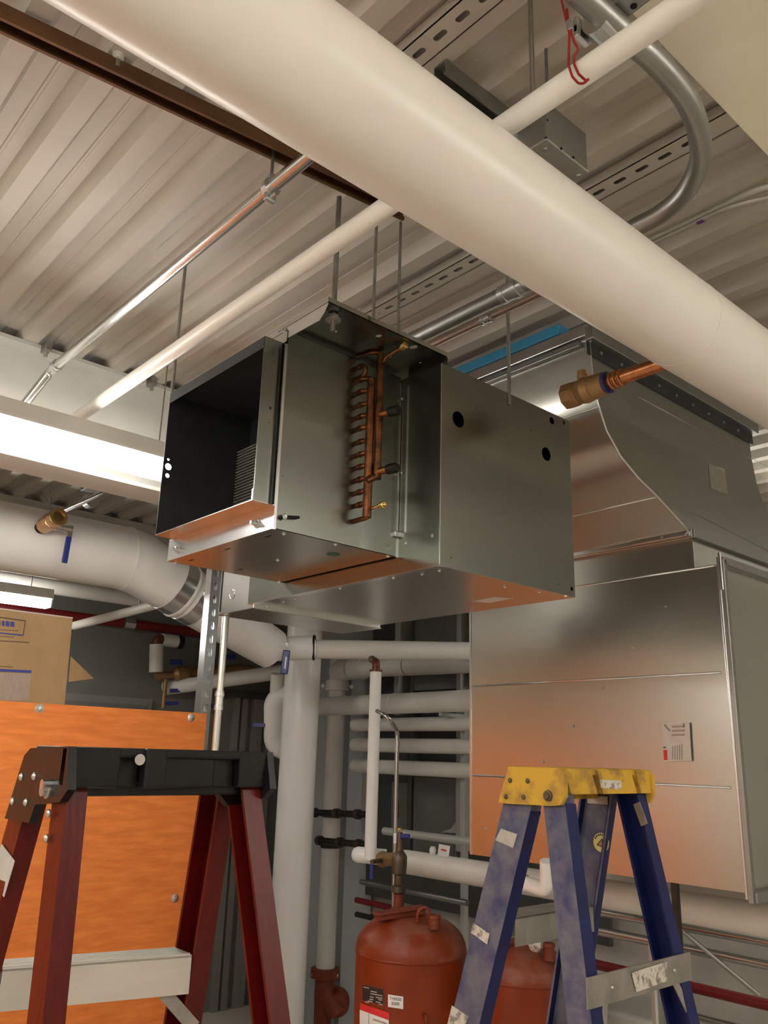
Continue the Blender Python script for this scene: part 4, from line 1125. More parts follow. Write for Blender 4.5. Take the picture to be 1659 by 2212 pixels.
cq_(((-10, 1438), (28, 1440), (28, 1441.5), (-10, 1439.5)), 'print_brown')

# ================================================================== LEFT BACKGROUND
# big insulated pipe with elbow, dropping towards the column
LPX = -4.62; lz = at(0, 1157, X=LPX).z; lr = .185
e1 = Vector((LPX, at(290, 1200, X=LPX).y, lz))
e2 = at(588, 1402, D=5.62); e3 = at(676, 1399, D=5.72)
t = thing('insulated_pipe', 'large white jacketed pipe at left with an elbow dropping to the right', 'pipe', (LPX, 1.2, lz - lr))
path = [Vector((LPX, -1.5, lz)), e1, e2]
pp = fillet(path, .55, 12)
rads = []
tot = sum((pp[i + 1] - pp[i]).length for i in range(len(pp) - 1)); acc = 0
for i, p in enumerate(pp):
    rads.append(lr if p.y <= e1.y + .05 else lr - (lr - lr * .73) * min(1, ((p - e1).length) / ((e2 - e1).length)))
obj('jacket', tube(B(), pp, rads, 40), 'pipe_jacket', t, True, auto=70)
def band_on(f, wd, m, nm, extra=.004):
    a = lerp(e1, e2, f); b = lerp(e1, e2, f + wd)
    ra = lr - (lr - lr * .73) * f + extra; rb = lr - (lr - lr * .73) * (f + wd) + extra
    obj(nm, tube(B(), [a, b], [ra, rb], 40), m, t, True, auto=50)
band_on(.235, .075, 'galv_bright', 'metal_band')
band_on(.315, .012, 'pipe_jacket', 'seam_ring', .010)
band_on(.36, .075, 'galv_bright', 'metal_band')
obj('seam_ring', tubeo([e1 + Vector((0, -.06, 0)), e1 + Vector((0, -.052, -.0))], lr + .004, 40), 'pipe_jacket', t, True, auto=50)
# ball valve on it
vq = at(88, 1140, X=LPX + lr); 
t2 = thing('ball_valve', 'clean brass ball valve with blue lever on the big left pipe', 'valve', vq)
ax = Vector((1, .05, .10)).normalized(); vb = vq - ax * .03
obj('nipple', latheo(vb, ax, [(0, .032), (.07, .032)], 14), 'black_rubber', t2)
obj('valve_body', latheo(vb + ax * .06, ax, [(0, .036), (.01, .043), (.07, .043), (.075, .047), (.12, .047), (.122, .043), (.150, .048), (.18, .048)], 10), 'bronze_clean', t2, True, auto=30)
obj('valve_mouth', latheo(vb + ax * .24, ax, [(0, .047), (.010, .047), (.010, .032), (-.03, .030)], 20), 'brass', t2, True, auto=30)
sv = vb + ax * .13
obj('stem', latheo(sv + Vector((0, .035, -.012)), YV, [(0, .020), (.022, .020), (.024, .016), (.075, .016), (.078, .02), (.09, .02)], 14), 'zinc', t2, True, auto=30)
obj('lever_shank', obox(B(), sv + Vector((0, .116, .01)), sv + Vector((.005, .112, -.06)), .012, .030, YV, .003), 'zinc', t2)
obj('lever_grip', obox(B(), sv + Vector((.005, .112, -.055)), sv + Vector((.012, .104, -.20)), .014, .030, YV, .005), 'blue_vinyl', t2)

# horizontal run past the column with black ring
t = thing('insulated_pipe', 'white pipe with black collar running right to the galvanized plenum', 'pipe', at(850, 1420, D=5.6))
obj('fitting', tubeo([e2 + (e2 - e1).normalized() * -.04, e2, e3], [.112, .083, .083], 32), 'pipe_jacket', t, True, auto=60)
e4 = at(1090, 1409, D=5.75)
e3b = at(676, 1402, D=5.72)
obj('run', tubeo([e3b, e4], .065, 28), 'pipe_grey', t, True, auto=60)
dr = (e4 - e3b).normalized()
obj('black_collar', latheo(e3 - dr * .004, dr, [(0, .078), (.004, .086), (.018, .086), (.022, .070)], 28), 'black_rubber', t, True, auto=30)
hq = at(620, 1393, D=5.50)
t2 = t
vr = (RT - ZV * RT.z).normalized()
obj('valve_hub', latheo(hq, -FW, [(0, .016), (.012, .016), (.013, .010), (.02, .010)], 12), 'zinc', t2)
lv_ = obj('valve_lever', obox(B(), hq + Vector((0, 0, -.035)), hq + Vector((0, 0, -.19)) - vr * .008, .048, .016, vr.cross(ZV), .006), 'blue_vinyl', t2)
obj('print', obox(B(), hq + Vector((0, 0, -.08)) - f0 * .0085, hq + Vector((0, 0, -.155)) - f0 * .0085 - vr * .004, .009, .001, vr.cross(ZV)), 'print_white', lv_)

# column pipe
cc = at(646, 1600, D=6.15); ccol = Vector((cc.x, cc.y, 0))
t = thing('column_pipe', 'thick white vertical insulated pipe standing left of centre on a black base', 'pipe', (cc.x, cc.y, FL))
obj('jacket', tubeo([(cc.x, cc.y, FL + .40), (cc.x, cc.y, 1.2)], .134, 40), 'pipe_jacket', t, True, auto=50)
obj('jacket_seam', tubeo([(cc.x, cc.y, .33), (cc.x, cc.y, .335)], .1355, 40), 'pipe_jacket', t, True, auto=50)
obj('base_collar', latheo((cc.x, cc.y, FL), ZV, [(0, .225), (.40, .215), (.43, .20), (.435, .135)], 32), 'black_rubber', t, True, auto=40)
bsp = at(690, 2205, Z=FL + .06)
t = thing('floor_base', 'black rounded base on the floor beside the column pipe', 'base', (bsp.x, bsp.y, FL))
obj('body', latheo((bsp.x, bsp.y, FL), ZV, [(0, .16), (.06, .155), (.10, .13), (.115, .09), (.118, 0)], 28), 'black_rubber', t, True, auto=40)

# bypass loop left of the column
lp = at(585, 1560, D=5.95)
pbend = t = thing('pipe_bend', 'fat white pipe bend sticking out left behind the column pipe', 'pipe', lp)
bpts = [at(640, 1500, D=6.5), at(592, 1505, D=6.5), at(592, 1615, D=6.5), at(640, 1622, D=6.5)]
obj('bend', tubeo(bpts, .080, 24, .10), 'pipe_jacket', t, True, auto=60)
obj('riser', tubeo([at(600, 1455, D=6.5), at(598, 1500, D=6.5)], .055, 20), 'pipe_grey', t, True, auto=60)

# wall door, red sprinkler main, branch pipes on the far left
dw = at(250, 1505, X=X0 + .02)
dz = dw.z; da, db = at(140, 1505, X=X0).y, at(325, 1505, X=X0).y
d1 = struct('door_1', boxo((X0, da - .25, FL), (X0 + .05, db, dz)), 'door_paint', label='grey door with glazed top behind the orange board')
obj('door_leaf', boxo((X0 + .02, da - .19, FL), (X0 + .065, db - .06, dz - .06)), 'wall_grey', d1)
obj('door_glass', boxo((X0 + .055, da - .12, dz - .35), (X0 + .07, db - .14, dz - .10)), 'glass_pane', d1)
rz = at(200, 1337, X=X0 + .12).z
t = thing('red_pipe', 'dark red sprinkler main along the far left wall', 'pipe', (X0 + .12, 2.6, rz - .04))
ry1 = at(445, 1366, X=X0 + .12).y
obj('pipe', tubeo([(X0 + .12, -1, rz), (X0 + .12, ry1 + .5, rz)], .043, 20), 'red_paint', t, True, auto=50)
for x in (278,):
    y_ = at(x, 1346, X=X0 + .12).y
    obj('coupling', latheo((X0 + .12, y_ - .05, rz), YV, [(0, .055), (.1, .055)], 16), 'zinc', t)
def straight(name, label, cat, a, b, r, m, seg=20, part='pipe'):
    t = thing(name, label, cat, ((a.x + b.x) / 2, (a.y + b.y) / 2, min(a.z, b.z) - r))
    obj(part, tubeo([a, b], r, seg), m, t, True, auto=50)
    return t
straight('white_pipe', 'white pipe under the large left pipe, parallel to the wall', 'pipe', at(-30, 1246, X=-6.6), at(330, 1300, X=-6.6), .060, 'pipe_white')
t = straight('white_pipe', 'slim white pipe slanting to the carton corner below the elbow', 'pipe', at(160, 1352, D=6.6), at(440, 1280, D=6.0), .034, 'pipe_white')
q = at(300, 1316, D=6.3); obj('hanger', tubeo([q, Vector((q.x, q.y, HC))], .006, 8), 'rod_steel', t)
straight('steel_conduit', 'shiny thin conduit above the large left pipe', 'conduit', at(128, 1107, Z=1.33), at(370, 1000, Z=1.33), .016, 'conduit', part='tube')
q = at(197, 1075, Z=1.36)
t = thing('strut_hanger', 'small zinc strut hanger above the large left pipe', 'hanger', (q.x, q.y, 1.30))
obj('bracket', boxo(q + Vector((-.05, -.05, .04)), q + Vector((.05, .05, .075)), .006), 'zinc', t)
obj('clamp', latheo(q + Vector((-.03, 0, -.02)), XV, [(0, .03), (0, .042), (.06, .042), (.06, .03)], 14), 'zinc', t)
obj('rod', tubeo([q + Vector((0, 0, .05)), Vector((q.x, q.y, HC))], .008, 8), 'zinc', t)
q = at(112, 1060, D=5.6)
t = thing('wire_hook', 'thin wire hook hanging above the brass valve at left', 'wire', q)
obj('stem', tubeo([at(112, 1034, D=5.6), at(110, 1092, D=5.6)], .004, 6), 'rod_steel', t)
obj('loop', tubeo(smooth_pts([at(a, b, D=5.6) for a, b in ((112, 1050), (100, 1052), (91, 1060), (95, 1072), (105, 1082))]), .003, 6), 'rod_steel', t)
obj('block', obox(B(), at(113, 1052, D=5.59), at(113, 1067, D=5.59), .026, .02, f0, .003), 'rod_steel', t)

# copper pump / valve string on the left wall
wx = X0 + .25
vstr = t = thing('valve_string', 'row of dark bronze valves between white insulation left of the strut post', 'valve', at(430, 1460, X=wx))
aa, bb_ = at(335, 1461, X=wx), at(545, 1442, X=wx)
prof_ = [(0, .03)]; L_ = (bb_ - aa).length
for f, r in ((.06, .045), (.12, .03), (.17, .03), (.20, .065), (.28, .075), (.34, .05), (.4, .045), (.42, .062), (.5, .062), (.55, .04), (.6, .055), (.68, .055), (.7, .04), (.8, .05), (.88, .05), (.95, .03), (1, .02)):
    prof_.append((L_ * f, r))
obj('valve_bodies', lathe(B(), aa, bb_ - aa, prof_, 14), 'bronze', t, True, auto=35)
for x, y in ((381, 1432), (497, 1420)):
    q = at(x, y, X=wx + .03)
    obj('handle', obox(B(), q + Vector((0, -.06, 0)), q + Vector((0, .06, .01)), .03, .05, ZV, .01), 'blue_vinyl', t)
q0, q1 = at(338, 1392, X=wx), at(337, 1452, X=wx)
t = thing('insulation_sleeve', 'short white insulation sleeve standing on the left wall pipework', 'insulation', q1)
obj('sleeve', tubeo([q1, q0], .062, 20), 'pipe_grey', t, True, auto=50)
obj('pipe_elbow', tubeo([q0 - Vector((0, 0, .02)), at(340, 1380, X=wx), at(352, 1382, X=wx)], .045, 14, .04), 'brown_pipe', t, True)
q0, q1 = at(350, 1382, X=wx), at(382, 1386, X=wx)
t = thing('insulation_sleeve', 'short white insulation sleeve lying above the upright sleeve on the left wall', 'insulation', q0)
obj('sleeve', tubeo([q0, q1], .058, 20), 'pipe_grey', t, True, auto=50)
obj('black_end', tubeo([q1, q1 + (q1 - q0) * .35], .062, 20), 'black_rubber', t, True, auto=50)
straight('white_pipe', 'white insulated pipe below the row of bronze valves', 'pipe', at(355, 1487, X=wx - .12), at(640, 1447, X=wx + .8), .065, 'pipe_grey')
obj('copper_drop', tubeo([at(358, 1462, X=wx), at(352, 1530, X=wx)], .020, 12), 'bronze', vstr, True, auto=50)
for x, y in ((380, 1493), (372, 1521), (455, 1527)):
    q = at(x, y, X=wx + .02)
    obj('valve_lever', obox(B(), q + Vector((0, -.06, 0)), q + Vector((0, .06, .012)), .02, .034, ZV, .006), 'blue_vinyl', vstr)
    obj('lever_stem', tubeo([q, q + Vector((-.22, 0, 0))], .01, 8), 'bronze', vstr)
q = at(555, 1566, D=6.45)
obj('pipe_tag', obox(B(), q - vr * .03, q + vr * .06, .012, .03, ZV, .002), 'blue_vinyl', pbend)
# siding ribs on left wall near the corner
for i, x in enumerate((505, 522, 545, 556, 578)):
    yy = at(x, 1560, X=X0).y
    o = obj('siding_rib', boxo((X0, yy - .03, FL), (X0 + .05, yy + .03, at(520, 1500, X=X0).z)), 'wall_siding', wl)
zz = at(540, 1505, X=X0 + .05).z
obj('siding_rail', boxo((X0, at(485, 1505, X=X0).y, zz - .02), (X0 + .07, Y1 - .2, zz + .03)), 'frame_dark', wl)

# ================================================================== CENTRE BACKGROUND PIPEWORK
YP = 4.42
def xrun(name, label, px0, px1, py, r, m='pipe_grey', Y=YP, cat='pipe'):
    """pipe along X at wall distance Y through pixel row py at px0"""
    a = at(px0, py, Y=Y); b = at(px1, py, Y=Y)
    return straight(name, label, cat, Vector((a.x, Y, a.z)), Vector((b.x, Y, a.z)), r, m, 24)
t = xrun('insulated_pipe', 'fat white horizontal pipe running from the column pipe behind the plenum', 690, 1120, 1526, .076)
a = at(690, 1526, Y=YP)
obj('jacket_seam', tubeo([(at(850, 1520, Y=YP).x, YP, a.z), (at(852, 1520, Y=YP).x, YP, a.z)], .078, 24), 'pipe_jacket', t, True)
xrun('insulated_pipe', 'first of three slim white pipes below the fat horizontal pipe', 766, 1120, 1566, .052, Y=4.58)
xrun('insulated_pipe', 'second of three slim white pipes below the fat horizontal pipe', 766, 1120, 1609, .054, Y=4.58)
xrun('insulated_pipe', 'third and lowest of three slim white pipes below the fat horizontal pipe', 766, 1120, 1654, .054, Y=4.58)
t = thing('pipe_rack_post', 'grey steel post carrying the stacked white pipes beside the plenum', 'post', (at(1004, 1600, Y=4.66).x, 4.66, FL))
xq = at(1004, 1600, Y=4.66).x
obj('post', boxo((xq - .02, 4.636, FL), (xq + .02, 4.676, .35), .002), 'stud_grey', t)
obj('arm', boxo((xq - .015, 4.40, at(690, 1526, Y=YP).z - .102), (xq + .015, 4.64, at(690, 1526, Y=YP).z - .077), .002), 'stud_grey', t)
# tee run above, joined to the slim riser
rc = at(722, 1640, D=7.2)
t = thing('riser_pipe', 'white vertical riser pipe right of the column pipe with grooved couplings', 'pipe', (rc.x, rc.y, FL + .2))
zlo = at(735, 2068, D=7.2).z
obj('pipe', tubeo([(rc.x, rc.y, zlo), (rc.x, rc.y, .95)], .076, 24), 'pipe_grey', t, True, auto=50)
zc = at(745, 1480, D=7.2).z
obj('grooved_coupling', latheo((rc.x, rc.y, zc - .04), ZV, [(0, .088), (.005, .104), (.09, .104), (.095, .088)], 24), 'pipe_grey', t, True, auto=40)
for s in (-1, 1):
    q = Vector((rc.x, rc.y, zc)) + vr * (.125 * s)
    obj('coupling_bolt', tubeo([q - f0 * .04, q + f0 * .04], .018, 8), 'pipe_grey', t)
for zz_ in (at(720, 1757, D=7.2).z, at(716, 1820, D=7.2).z):
    obj('pipe_clamp', latheo((rc.x, rc.y, zz_ - .02), ZV, [(0, .078), (0, .086), (.04, .086), (.04, .078)], 20), 'dark_pipe', t)
td = at(762, 1445, D=7.2); te = at(1090, 1424, D=6.1)
t = thing('tee_branch', 'white branch pipe teeing off the riser behind the black-collared pipe', 'pipe', td)
obj('tee', tubeo([Vector((rc.x, rc.y, td.z)), td], .092, 20), 'pipe_grey', t, True, auto=50)
obj('coupling', tubeo([td, lerp(td, te, .09)], .094, 24), 'pipe_grey', t, True, auto=40)
obj('run', tubeo([td, te], [.078, .09], 24), 'pipe_grey', t, True, auto=50)
obj('seam', tubeo([lerp(td, te, .40), lerp(td, te, .405)], .083, 24), 'dark_pipe', t, True)
# red strainer at the foot of the riser
q = Vector((rc.x, rc.y, zlo))
t = thing('red_strainer', 'rust red cast strainer at the foot of the white riser', 'strainer', q + Vector((0, 0, -.45)))
obj('coupling', latheo(q + Vector((0, 0, -.05)), ZV, [(0, .10), (.005, .116), (.07, .116), (.075, .09)], 20), 'cast_red', t, True, auto=40)
s2 = q + vr * .10 + Vector((0, 0, -.30))
obj('body', tubeo([q + Vector((0, 0, -.04)), q + Vector((0, 0, -.16)), s2], [.078, .085, .10], 20), 'cast_red', t, True, auto=40)
obj('basket', latheo(s2 + Vector((0, 0, .07)), -f0 + Vector((0, 0, -.15)), [(-.06, .105), (.02, .105), (.05, .085), (.07, .0)], 20), 'cast_red', t, True, auto=40)
obj('leg', tubeo([q + Vector((0, 0, -.16)) - vr * .01, q + Vector((0, 0, -.52))], .07, 18), 'cast_red', t, True, auto=40)
for s in (-1, 1):
    obj('bolt', tubeo([q + vr * (.095 * s) - f0 * .06 + Vector((0, 0, -.02)), q + vr * (.095 * s) + f0 * .05 + Vector((0, 0, -.02))], .014, 8), 'zinc', t)
# dark horizontal pipes through the riser clamps
def dark_bar(pa, pb, label, Y):
    a = at(*pa, Y=Y); b = at(*pb, Y=Y)
    t = straight('dark_pipe', label, 'pipe', a, b, .026, 'dark_pipe', 12)
    for f in (.06, .45, .8):
        c = lerp(a, b, f); obj('coupling', tubeo([c - (b - a) * .03, c + (b - a) * .03], .038, 12), 'valve_dark', t)
dark_bar((672, 1755), (800, 1760), 'dark steel pipe clamped across the riser, upper one', 4.42)
dark_bar((684, 1815), (800, 1826), 'dark steel pipe clamped across the riser, lower one', 4.42)
# slim vertical pipe with elbow, valve and tank riser
vc = at(806, 1650, D=5.05)
t = thing('drop_pipe', 'slim white vertical pipe with a rounded elbow at its foot, in front of the pipes', 'pipe', at(800, 1860, D=5.05))
vt = at(815, 1446, D=5.05).z; vbz = at(798, 1850, D=5.05).z
obj('pipe', tubeo([(vc.x, vc.y, vbz), (vc.x, vc.y, vt)], .036, 20), 'pipe_jacket', t, True, auto=50)
eL = at(772, 1846, D=5.0); eR = at(834, 1852, D=5.0)
obj('elbow', tubeo([eL + (eL - eR).normalized() * .035, eL + (eL - eR).normalized() * .025, eL, eR], [.012, .034, .046, .046], 20), 'pipe_jacket', t, True, auto=60)
obj('top_fitting', latheo((vc.x, vc.y, vt), ZV, [(0, .040), (.012, .040), (.013, .025), (.03, .025)], 16), 'brown_pipe', t)
obj('upper_bend', tubeo([(vc.x, vc.y, vt + .02), (vc.x, vc.y, vt + .06), at(803, 1424, D=5.42)], .024, 12, .03), 'brown_pipe', t, True)
tkc = at(889, 2050, D=3.95)
rp = at(862, 1900, D=4.3)
t = thing('tank_valve', 'dark iron valve stack with blue lever rising from the left red tank', 'valve', at(860, 1965, D=4.3))
rz0, rz1 = at(860, 1962, D=4.3).z, at(864, 1800, D=4.3).z
L_ = rz1 - rz0
obj('valve_stack', lathe(B(), (rp.x, rp.y, rz0), ZV, [(0, .022)] + [(L_ * f, r) for f, r in ((.04, .022), (.08, .03), (.12, .022), (.2, .024), (.22, .034), (.30, .034), (.32, .022), (.44, .024), (.46, .036), (.58, .040), (.68, .040), (.72, .032), (.76, .020), (.95, .016), (1, .012))], 16), 'valve_dark', t, True, auto=35)
q = at(869, 1806, D=4.25)
obj('blue_lever', obox(B(), q - vr * .012, q + vr * .04, .018, .022, ZV, .005), 'blue_vinyl', t)
obj('yellow_knob', latheo(at(863, 1795, D=4.27), ZV, [(0, .008), (.004, .012), (.014, .012), (.018, .006)], 12), 'brass', t)
obj('tag_card', obox(B(), at(853, 1800, D=4.22), at(853, 1822, D=4.22), .014, .001, f0), 'print_white', t)
q0, q1 = at(824, 1856, D=4.6), at(860, 1856, D=4.32)
vv = obj('side_valve', lathe(B(), q0, q1 - q0, [(0, .030), (.03, .044), (.07, .040), (.09, .030), (.13, .034), (.2, .034), ((q1 - q0).length, .028)], 12), 'bronze', t, True, auto=35)
q = at(803, 1862, D=4.4)
obj('valve_stem', tubeo([at(828, 1858, D=4.5), q], .012, 8), 'valve_dark', t)
obj('blue_handle', obox(B(), q + Vector((0, 0, -.01)), q + Vector((0, 0, -.085)), .018, .008, f0, .003), 'blue_vinyl', t)
# thin conduit beside
q0 = at(850, 1960, D=4.75); 
cpts = [q0, Vector((q0.x, q0.y, at(850, 1575, D=4.75).z)), at(838, 1548, D=4.85), at(815, 1536, D=5.0)]
cpts[0].z = FL + .3
t = thing('thin_conduit', 'thin shiny conduit bending at the top in front of the slim white pipes', 'conduit', (q0.x, q0.y, FL + .3))
obj('tube', tubeo(cpts, .013, 12, .05), 'conduit', t, True, auto=60)
zq = at(850, 1612, D=4.75).z
obj('coupling', latheo((q0.x, q0.y, zq - .03), ZV, [(0, .018), (.02, .018), (.021, .015), (.04, .015), (.041, .018), (.06, .018)], 12), 'zinc', t)

# long white box-section pipe low
YW = 3.55
a = at(874, 1861, Y=YW); b = at(1330, 1861, Y=YW)
t = straight('insulated_pipe', 'long white insulated pipe low behind the ladder, running right under the plenum', 'pipe', Vector((a.x, YW, a.z)), Vector((1.2, YW, a.z)), .064, 'pipe_grey', 28)
q = at(935, 1834, Y=YW - .02)
t2 = thing('small_bottle', 'small white bottle standing on the low white pipe', 'bottle', q)
obj('bottle_body', latheo(Vector((q.x, q.y, a.z + .06)), ZV, [(0, .017), (.028, .018), (.03, .014), (.045, .014)], 14), 'clear_plastic', t2, True, auto=30)
obj('bottle_label', latheo(Vector((q.x, q.y, a.z + .076)), ZV, [(0, .0185), (.018, .0185)], 14), 'print_white', t2)
q = at(957, 1838, Y=YW - .03)
t2 = thing('small_card', 'small white card leaning beside the bottle on the low white pipe', 'card', q)
cb2 = Vector((q.x, q.y, a.z + .062))
crd = obj('card', obox(B(), cb2, cb2 + Vector((0, .012, .058)), .062, .002, f0), 'print_white', t2)
obj('print', obox(B(), cb2 - f0 * .002 + Vector((0, .005, .028)), cb2 - f0 * .002 + Vector((0, .007, .036)), .03, .001, f0), 'print_red', crd)
# elbow near the plenum foot
t = thing('pipe_elbow', 'white insulated pipe elbow hanging below the plenum', 'pipe', at(1180, 1945, D=3.4))
qa, qb, qc = at(1182, 1860, D=3.4), at(1182, 1924, D=3.4), at(1135, 1908, D=3.5)
obj('elbow', tubeo([qa, qb, qc], .030, 20, .045), 'pipe_jacket', t, True, auto=60)
obj('end_ring', tubeo([qc, lerp(qc, qb, -.12)], .033, 18), 'brown_pipe', t)
obj('gauge', latheo(at(1124, 1912, D=3.5), -f0, [(0, .026), (.01, .028), (.014, .024)], 20), 'zinc', t, True, auto=30)

# back steel framing right of the riser
EF = thing('equipment_frame', 'dark steel frame with grey sheet panels behind the centre pipes', 'frame', (at(900, 1990, Y=5.1).x, 5.1, FL))
def panel(px0, px1, py0, py1, Y, m, name, dep=.05):
    a = at(px0, (py0 + py1) / 2, Y=Y); b = at(px1, (py0 + py1) / 2, Y=Y)
    zt_ = at((px0 + px1) / 2, py0, Y=Y).z; zb_ = at((px0 + px1) / 2, py1, Y=Y).z
    return obj(name, boxo((a.x, Y, zb_), (b.x, Y + dep, zt_), .004), m, EF)
panel(768, 1300, 1280, 1985, 5.08, 'frame_dark', 'back_panel', .04)
panel(890, 985, 1290, 1490, 4.99, 'panel_grey', 'metal_panel', .09)
panel(892, 985, 1680, 1860, 4.99, 'panel_grey', 'metal_panel', .09)
panel(985, 995, 1290, 1840, 4.95, 'stud_grey', 'steel_stud', .14)
panel(852, 863, 1290, 1545, 4.95, 'stud_grey', 'steel_stud', .14)
panel(882, 888, 1290, 1860, 4.97, 'frame_dark', 'steel_stud', .12)
panel(1012, 1016, 1290, 1480, 4.97, 'stud_grey', 'steel_stud', .12)
obj('gusset_plate', prismo([at(984, 1776, Y=4.96), at(990, 1800, Y=4.96), at(952, 1798, Y=4.96), at(974, 1790, Y=4.96)], (0, .04, 0)), 'stud_grey', EF)
panel(772, 800, 1670, 1770, 5.0, 'wall_block', 'metal_panel', .09)
sp_ = panel(845, 880, 1690, 1800, 4.98, 'panel_grey', 'slotted_plate', .11)
q = at(858, 1750, Y=4.975)
obj('brown_slot', plateo(slot2(q.x, q.z, .13, .03, vert=True), [], (0, 4.978, 0), XV, ZV, .006), 'brown_pipe', sp_)
t = straight('grey_pipe', 'grey horizontal pipe behind the tank valve', 'pipe', Vector((at(830, 1795, Y=4.2).x, 4.2, at(830, 1795, Y=4.2).z)), Vector((at(1100, 1795, Y=4.2).x, 4.2, at(830, 1795, Y=4.2).z)), .026, 'stud_grey', 14)
def low_run(name, label, px0, px1, py, Y, r, m):
    a = at(px0, py, Y=Y); b = at(px1, py, Y=Y)
    return straight(name, label, 'pipe', Vector((a.x, Y, a.z)), Vector((b.x, Y, a.z)), r, m, 14)
low_run('steel_conduit', 'thin conduit low on the wall behind the left red tank', 780, 1010, 1905, 4.5, .02, 'conduit_dull')
low_run('red_pipe', 'dark red pipe low behind the left red tank', 770, 880, 1944, 4.55, .022, 'red_paint')
low_run('grey_pipe', 'dark grey pipe low behind the left red tank, under the red one', 770, 900, 1975, 4.55, .02, 'dark_pipe')
low_run('steel_conduit', 'upper shiny conduit on the wall behind the blue ladder', 1230, 1900, 1958, 4.3, .022, 'conduit')
low_run('steel_conduit', 'lower shiny conduit on the wall behind the blue ladder', 1230, 1900, 1998, 4.3, .024, 'conduit')
low_run('red_pipe', 'bright red pipe low on the wall at right behind the blue ladder', 1230, 1900, 2070, 4.35, .026, 'red_paint')
low_run('steel_conduit', 'lowest shiny conduit on the wall behind the blue ladder', 1230, 1900, 2125, 4.35, .020, 'conduit')
a = at(1290, 1890, Y=4.0)
tag(obj('white_trunking', boxo((at(1250, 1900, Y=4.05).x, 4.05, at(1350, 1955, Y=4.05).z), (at(1800, 1900, Y=4.05).x, 4.2, at(1350, 1885, Y=4.05).z), .006), 'beam_paint'), 'white rectangular trunking under the plenum behind the blue ladder', 'trunking')
q0, q1 = at(1470, 2008, D=3.7), at(1640, 2150, D=3.6)
straight('diagonal_rod', 'thin steel rod slanting down across the conduits at lower right', 'rod', q0, q1, .010, 'conduit_dull', 10, 'rod')
# stand post under the plenum
q = at(1463, 1990, D=3.1)
t = thing('stand_post', 'dark steel post under the plenum right of the blue ladder', 'post', (q.x, q.y, FL))
obj('post', boxo((q.x - .012, q.y - .012, FL), (q.x + .012, q.y + .012, PZ0), .002), 'dark_pipe', t)
obj('foot', boxo((q.x - .05, q.y - .05, FL), (q.x + .05, q.y + .05, FL + .008)), 'dark_pipe', t)
q = at(1430, 2140, D=2.75)
t = thing('strut_stand', 'pale steel strut post low behind the blue ladder', 'post', (q.x, q.y, FL))
obj('post', strut_channel('p', (q.x, q.y, FL), (q.x, q.y, at(1425, 1985, D=2.75).z), (.7, -.7, 0), .05, .05), 'stud_grey', t)
tag(obj('pump_housing', boxo(at(1330, 2190, D=4.0) + Vector((-.2, -.1, -.5)), at(1330, 2190, D=4.0) + Vector((.25, .3, .04)), .02), 'beam_paint'), 'white equipment housing at the bottom edge behind the blue ladder', 'equipment')

# ================================================================== RED EXPANSION TANKS
def tank(px, ptop, D, r, label, full):
    c = at(px, ptop, D=D); zt_ = c.z
    t = thing('expansion_tank', label, 'tank', (c.x, c.y, FL), 'red expansion tanks')
    hd_ = r * .62
    prof = [(0, r * .8), (.04, r * .8), (.06, r * .98)]
    body = obj('shell', latheo((c.x, c.y, FL), ZV, [(0, r * .85), (.05, r * .85), (.08, r), (zt_ - hd_ - FL, r)], 48), 'tank_red', t, True, auto=40)
    pr = [(0, r + .002), (.012, r + .003)]
    for k in range(1, 12):
        a = k / 11 * math.pi / 2; pr.append((.012 + (hd_ - .012) * math.sin(a), max(.0, (r + .001) * math.cos(a) ** .75)))
    pr[-1] = (hd_, 0)
    obj('dome', latheo((c.x, c.y, zt_ - hd_), ZV, pr, 48), 'tank_dust', t, True, auto=60)
    obj('weld_seam', latheo((c.x, c.y, zt_ - hd_ - .006), ZV, [(0, r + .001), (.004, r + .004), (.010, r + .004), (.014, r + .001)], 48), 'tank_red', t, True)
    return c, zt_, t, hd_
c, ztk, t, hd_ = tank(889, 1974, 3.95, .258, 'large red expansion tank with white label, left of the blue ladder', True)
# collar bracket on dome
br = obj('top_bracket', obox(B(), at(812, 1980, D=3.85), at(915, 1966, D=3.95), .05, .034, ZV, .004), 'cast_red', t)
obj('bracket_lip', obox(B(), at(809, 1974, D=3.84), at(915, 1958, D=3.94), .075, .008, ZV, .002), 'cast_red', br)
obj('nozzle', latheo((at(860, 1958, D=4.25).x, at(860, 1958, D=4.25).y, at(860, 1972, D=4.25).z), ZV, [(0, .03), (.03, .03), (.031, .026), (.09, .026)], 16), 'cast_red', t, True, auto=30)
q = at(938, 1996, D=3.78)
obj('fill_plug', latheo(q - Vector((0, 0, .02)), ZV, [(0, .026), (.04, .026), (.044, .029), (.058, .029), (.058, .018), (.05, .0)], 16), 'cast_red', t, True, auto=30)
obj('lifting_ring', tubeo(smooth_pts([at(a, b, D=3.8) for a, b in ((902, 1992), (902, 1975), (908, 1964), (918, 1960), (926, 1966), (930, 1982))]), .007, 10), 'cast_red', t, True)
def on_tank(px, py, off=.0025):
    d = at(px, py, D=1.0); r_ = .258 + off
    A = d.x * d.x + d.y * d.y; Bq = -2 * (d.x * c.x + d.y * c.y); Cq = c.x ** 2 + c.y ** 2 - r_ * r_
    s = (-Bq - math.sqrt(max(0, Bq * Bq - 4 * A * Cq))) / (2 * A)
    return d * s
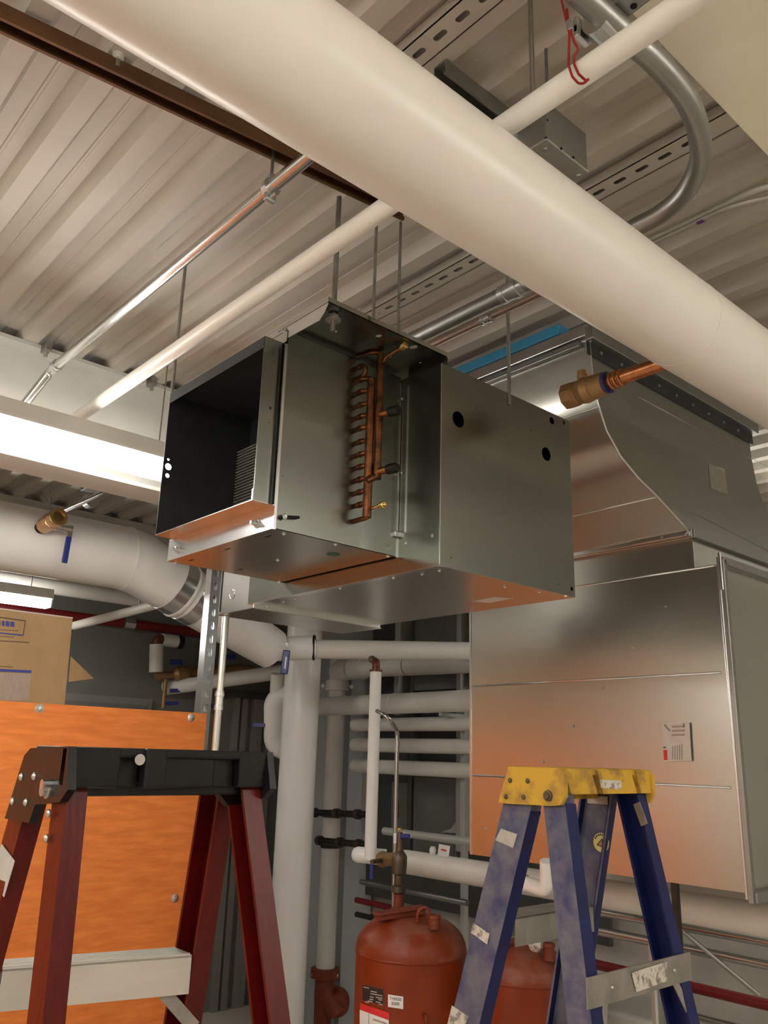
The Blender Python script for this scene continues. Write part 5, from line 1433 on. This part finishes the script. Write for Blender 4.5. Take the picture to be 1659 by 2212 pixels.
def wrap_quad(name, x0, x1, yl0, yr0, yl1, yr1, m, par, off=.0025, n=8):
    bm = B(); rows = []
    for i in range(n + 1):
        f = i / n; x = x0 + (x1 - x0) * f; sag = 0
        a = on_tank(x, yl0 + (yr0 - yl0) * f, off); b = on_tank(x, yl1 + (yr1 - yl1) * f, off)
        rows.append((bm.verts.new(a), bm.verts.new(b)))
    for i in range(n): bm.faces.new((rows[i][0], rows[i + 1][0], rows[i + 1][1], rows[i][1]))
    return obj(name, bm, m, par)
np_ = wrap_quad('name_plate', 783, 828, 2127, 2137, 2160, 2172, 'print_black', t)
wrap_quad('plate_frame', 781, 830, 2123, 2134, 2163, 2176, 'cast_red', t, .0012)
for x0, x1, y in ((785, 797, 2131), (801, 814, 2140), (800, 826, 2145), (799, 807, 2152), (812, 826, 2153), (798, 806, 2157), (817, 825, 2158), (794, 804, 2161), (812, 822, 2163), (788, 797, 2163), (818, 827, 2168)):
    wrap_quad('print', x0, x1, y, y + (x1 - x0) * .2, y + 2.2, y + 2.2 + (x1 - x0) * .2, 'paper_grey', np_, .0035, 2)
wl_ = wrap_quad('paper_label', 838, 871, 2148, 2153, 2175, 2180, 'print_white', t)
for s_, y in (('T16550', 2158), ('B200', 2168.5)):
    o_ = on_tank(854, y, .0042); nrm = (o_ - Vector((c.x, c.y, o_.z))).normalized()
    text_part('lettering', s_, .0175, o_, ZV.cross(nrm), ZV, 'print_grey', wl_)
rl = wrap_quad('red_label', 778, 841, 2167, 2188, 2181, 2204, 'print_red', t)
wrap_quad('label_body', 777, 840, 2181, 2204, 2260, 2282, 'print_white', rl, .0027)
wrap_quad('print', 806, 836, 2200, 2210, 2204, 2214, 'print_pale', rl, .0036, 4)
wrap_quad('print', 796, 797, 2190, 2190, 2240, 2240, 'print_grey', rl, .0036, 1)
obj('pipe_bit', tubeo([on_tank(917, 2192, .0), on_tank(920, 2196, .03), on_tank(922, 2216, .03)], .007, 8), 'cast_red', t, True)
c2t, ztk2, t2, _ = tank(1132, 2040, 3.75, .205, 'smaller red expansion tank seen between the legs of the blue ladder', False)
br = obj('top_bracket', obox(B(), at(1085, 2047, D=3.7), at(1150, 2024, D=3.85), .05, .03, ZV, .004), 'cast_red', t2)
q = at(1186, 2058, D=3.6)
obj('fill_plug', latheo(q - Vector((0, 0, .03)), ZV, [(0, .024), (.05, .024), (.055, .027), (.068, .027), (.068, .016), (.06, 0)], 16), 'cast_red', t2, True, auto=30)
q = at(1154, 2036, D=3.62)
obj('crumpled_paper', latheo(q - Vector((0, 0, .03)), (.3, 0, 1), [(0, .02), (.02, .034), (.045, .030), (.06, .018), (.062, 0)], 7), 'paper_worn', t2)
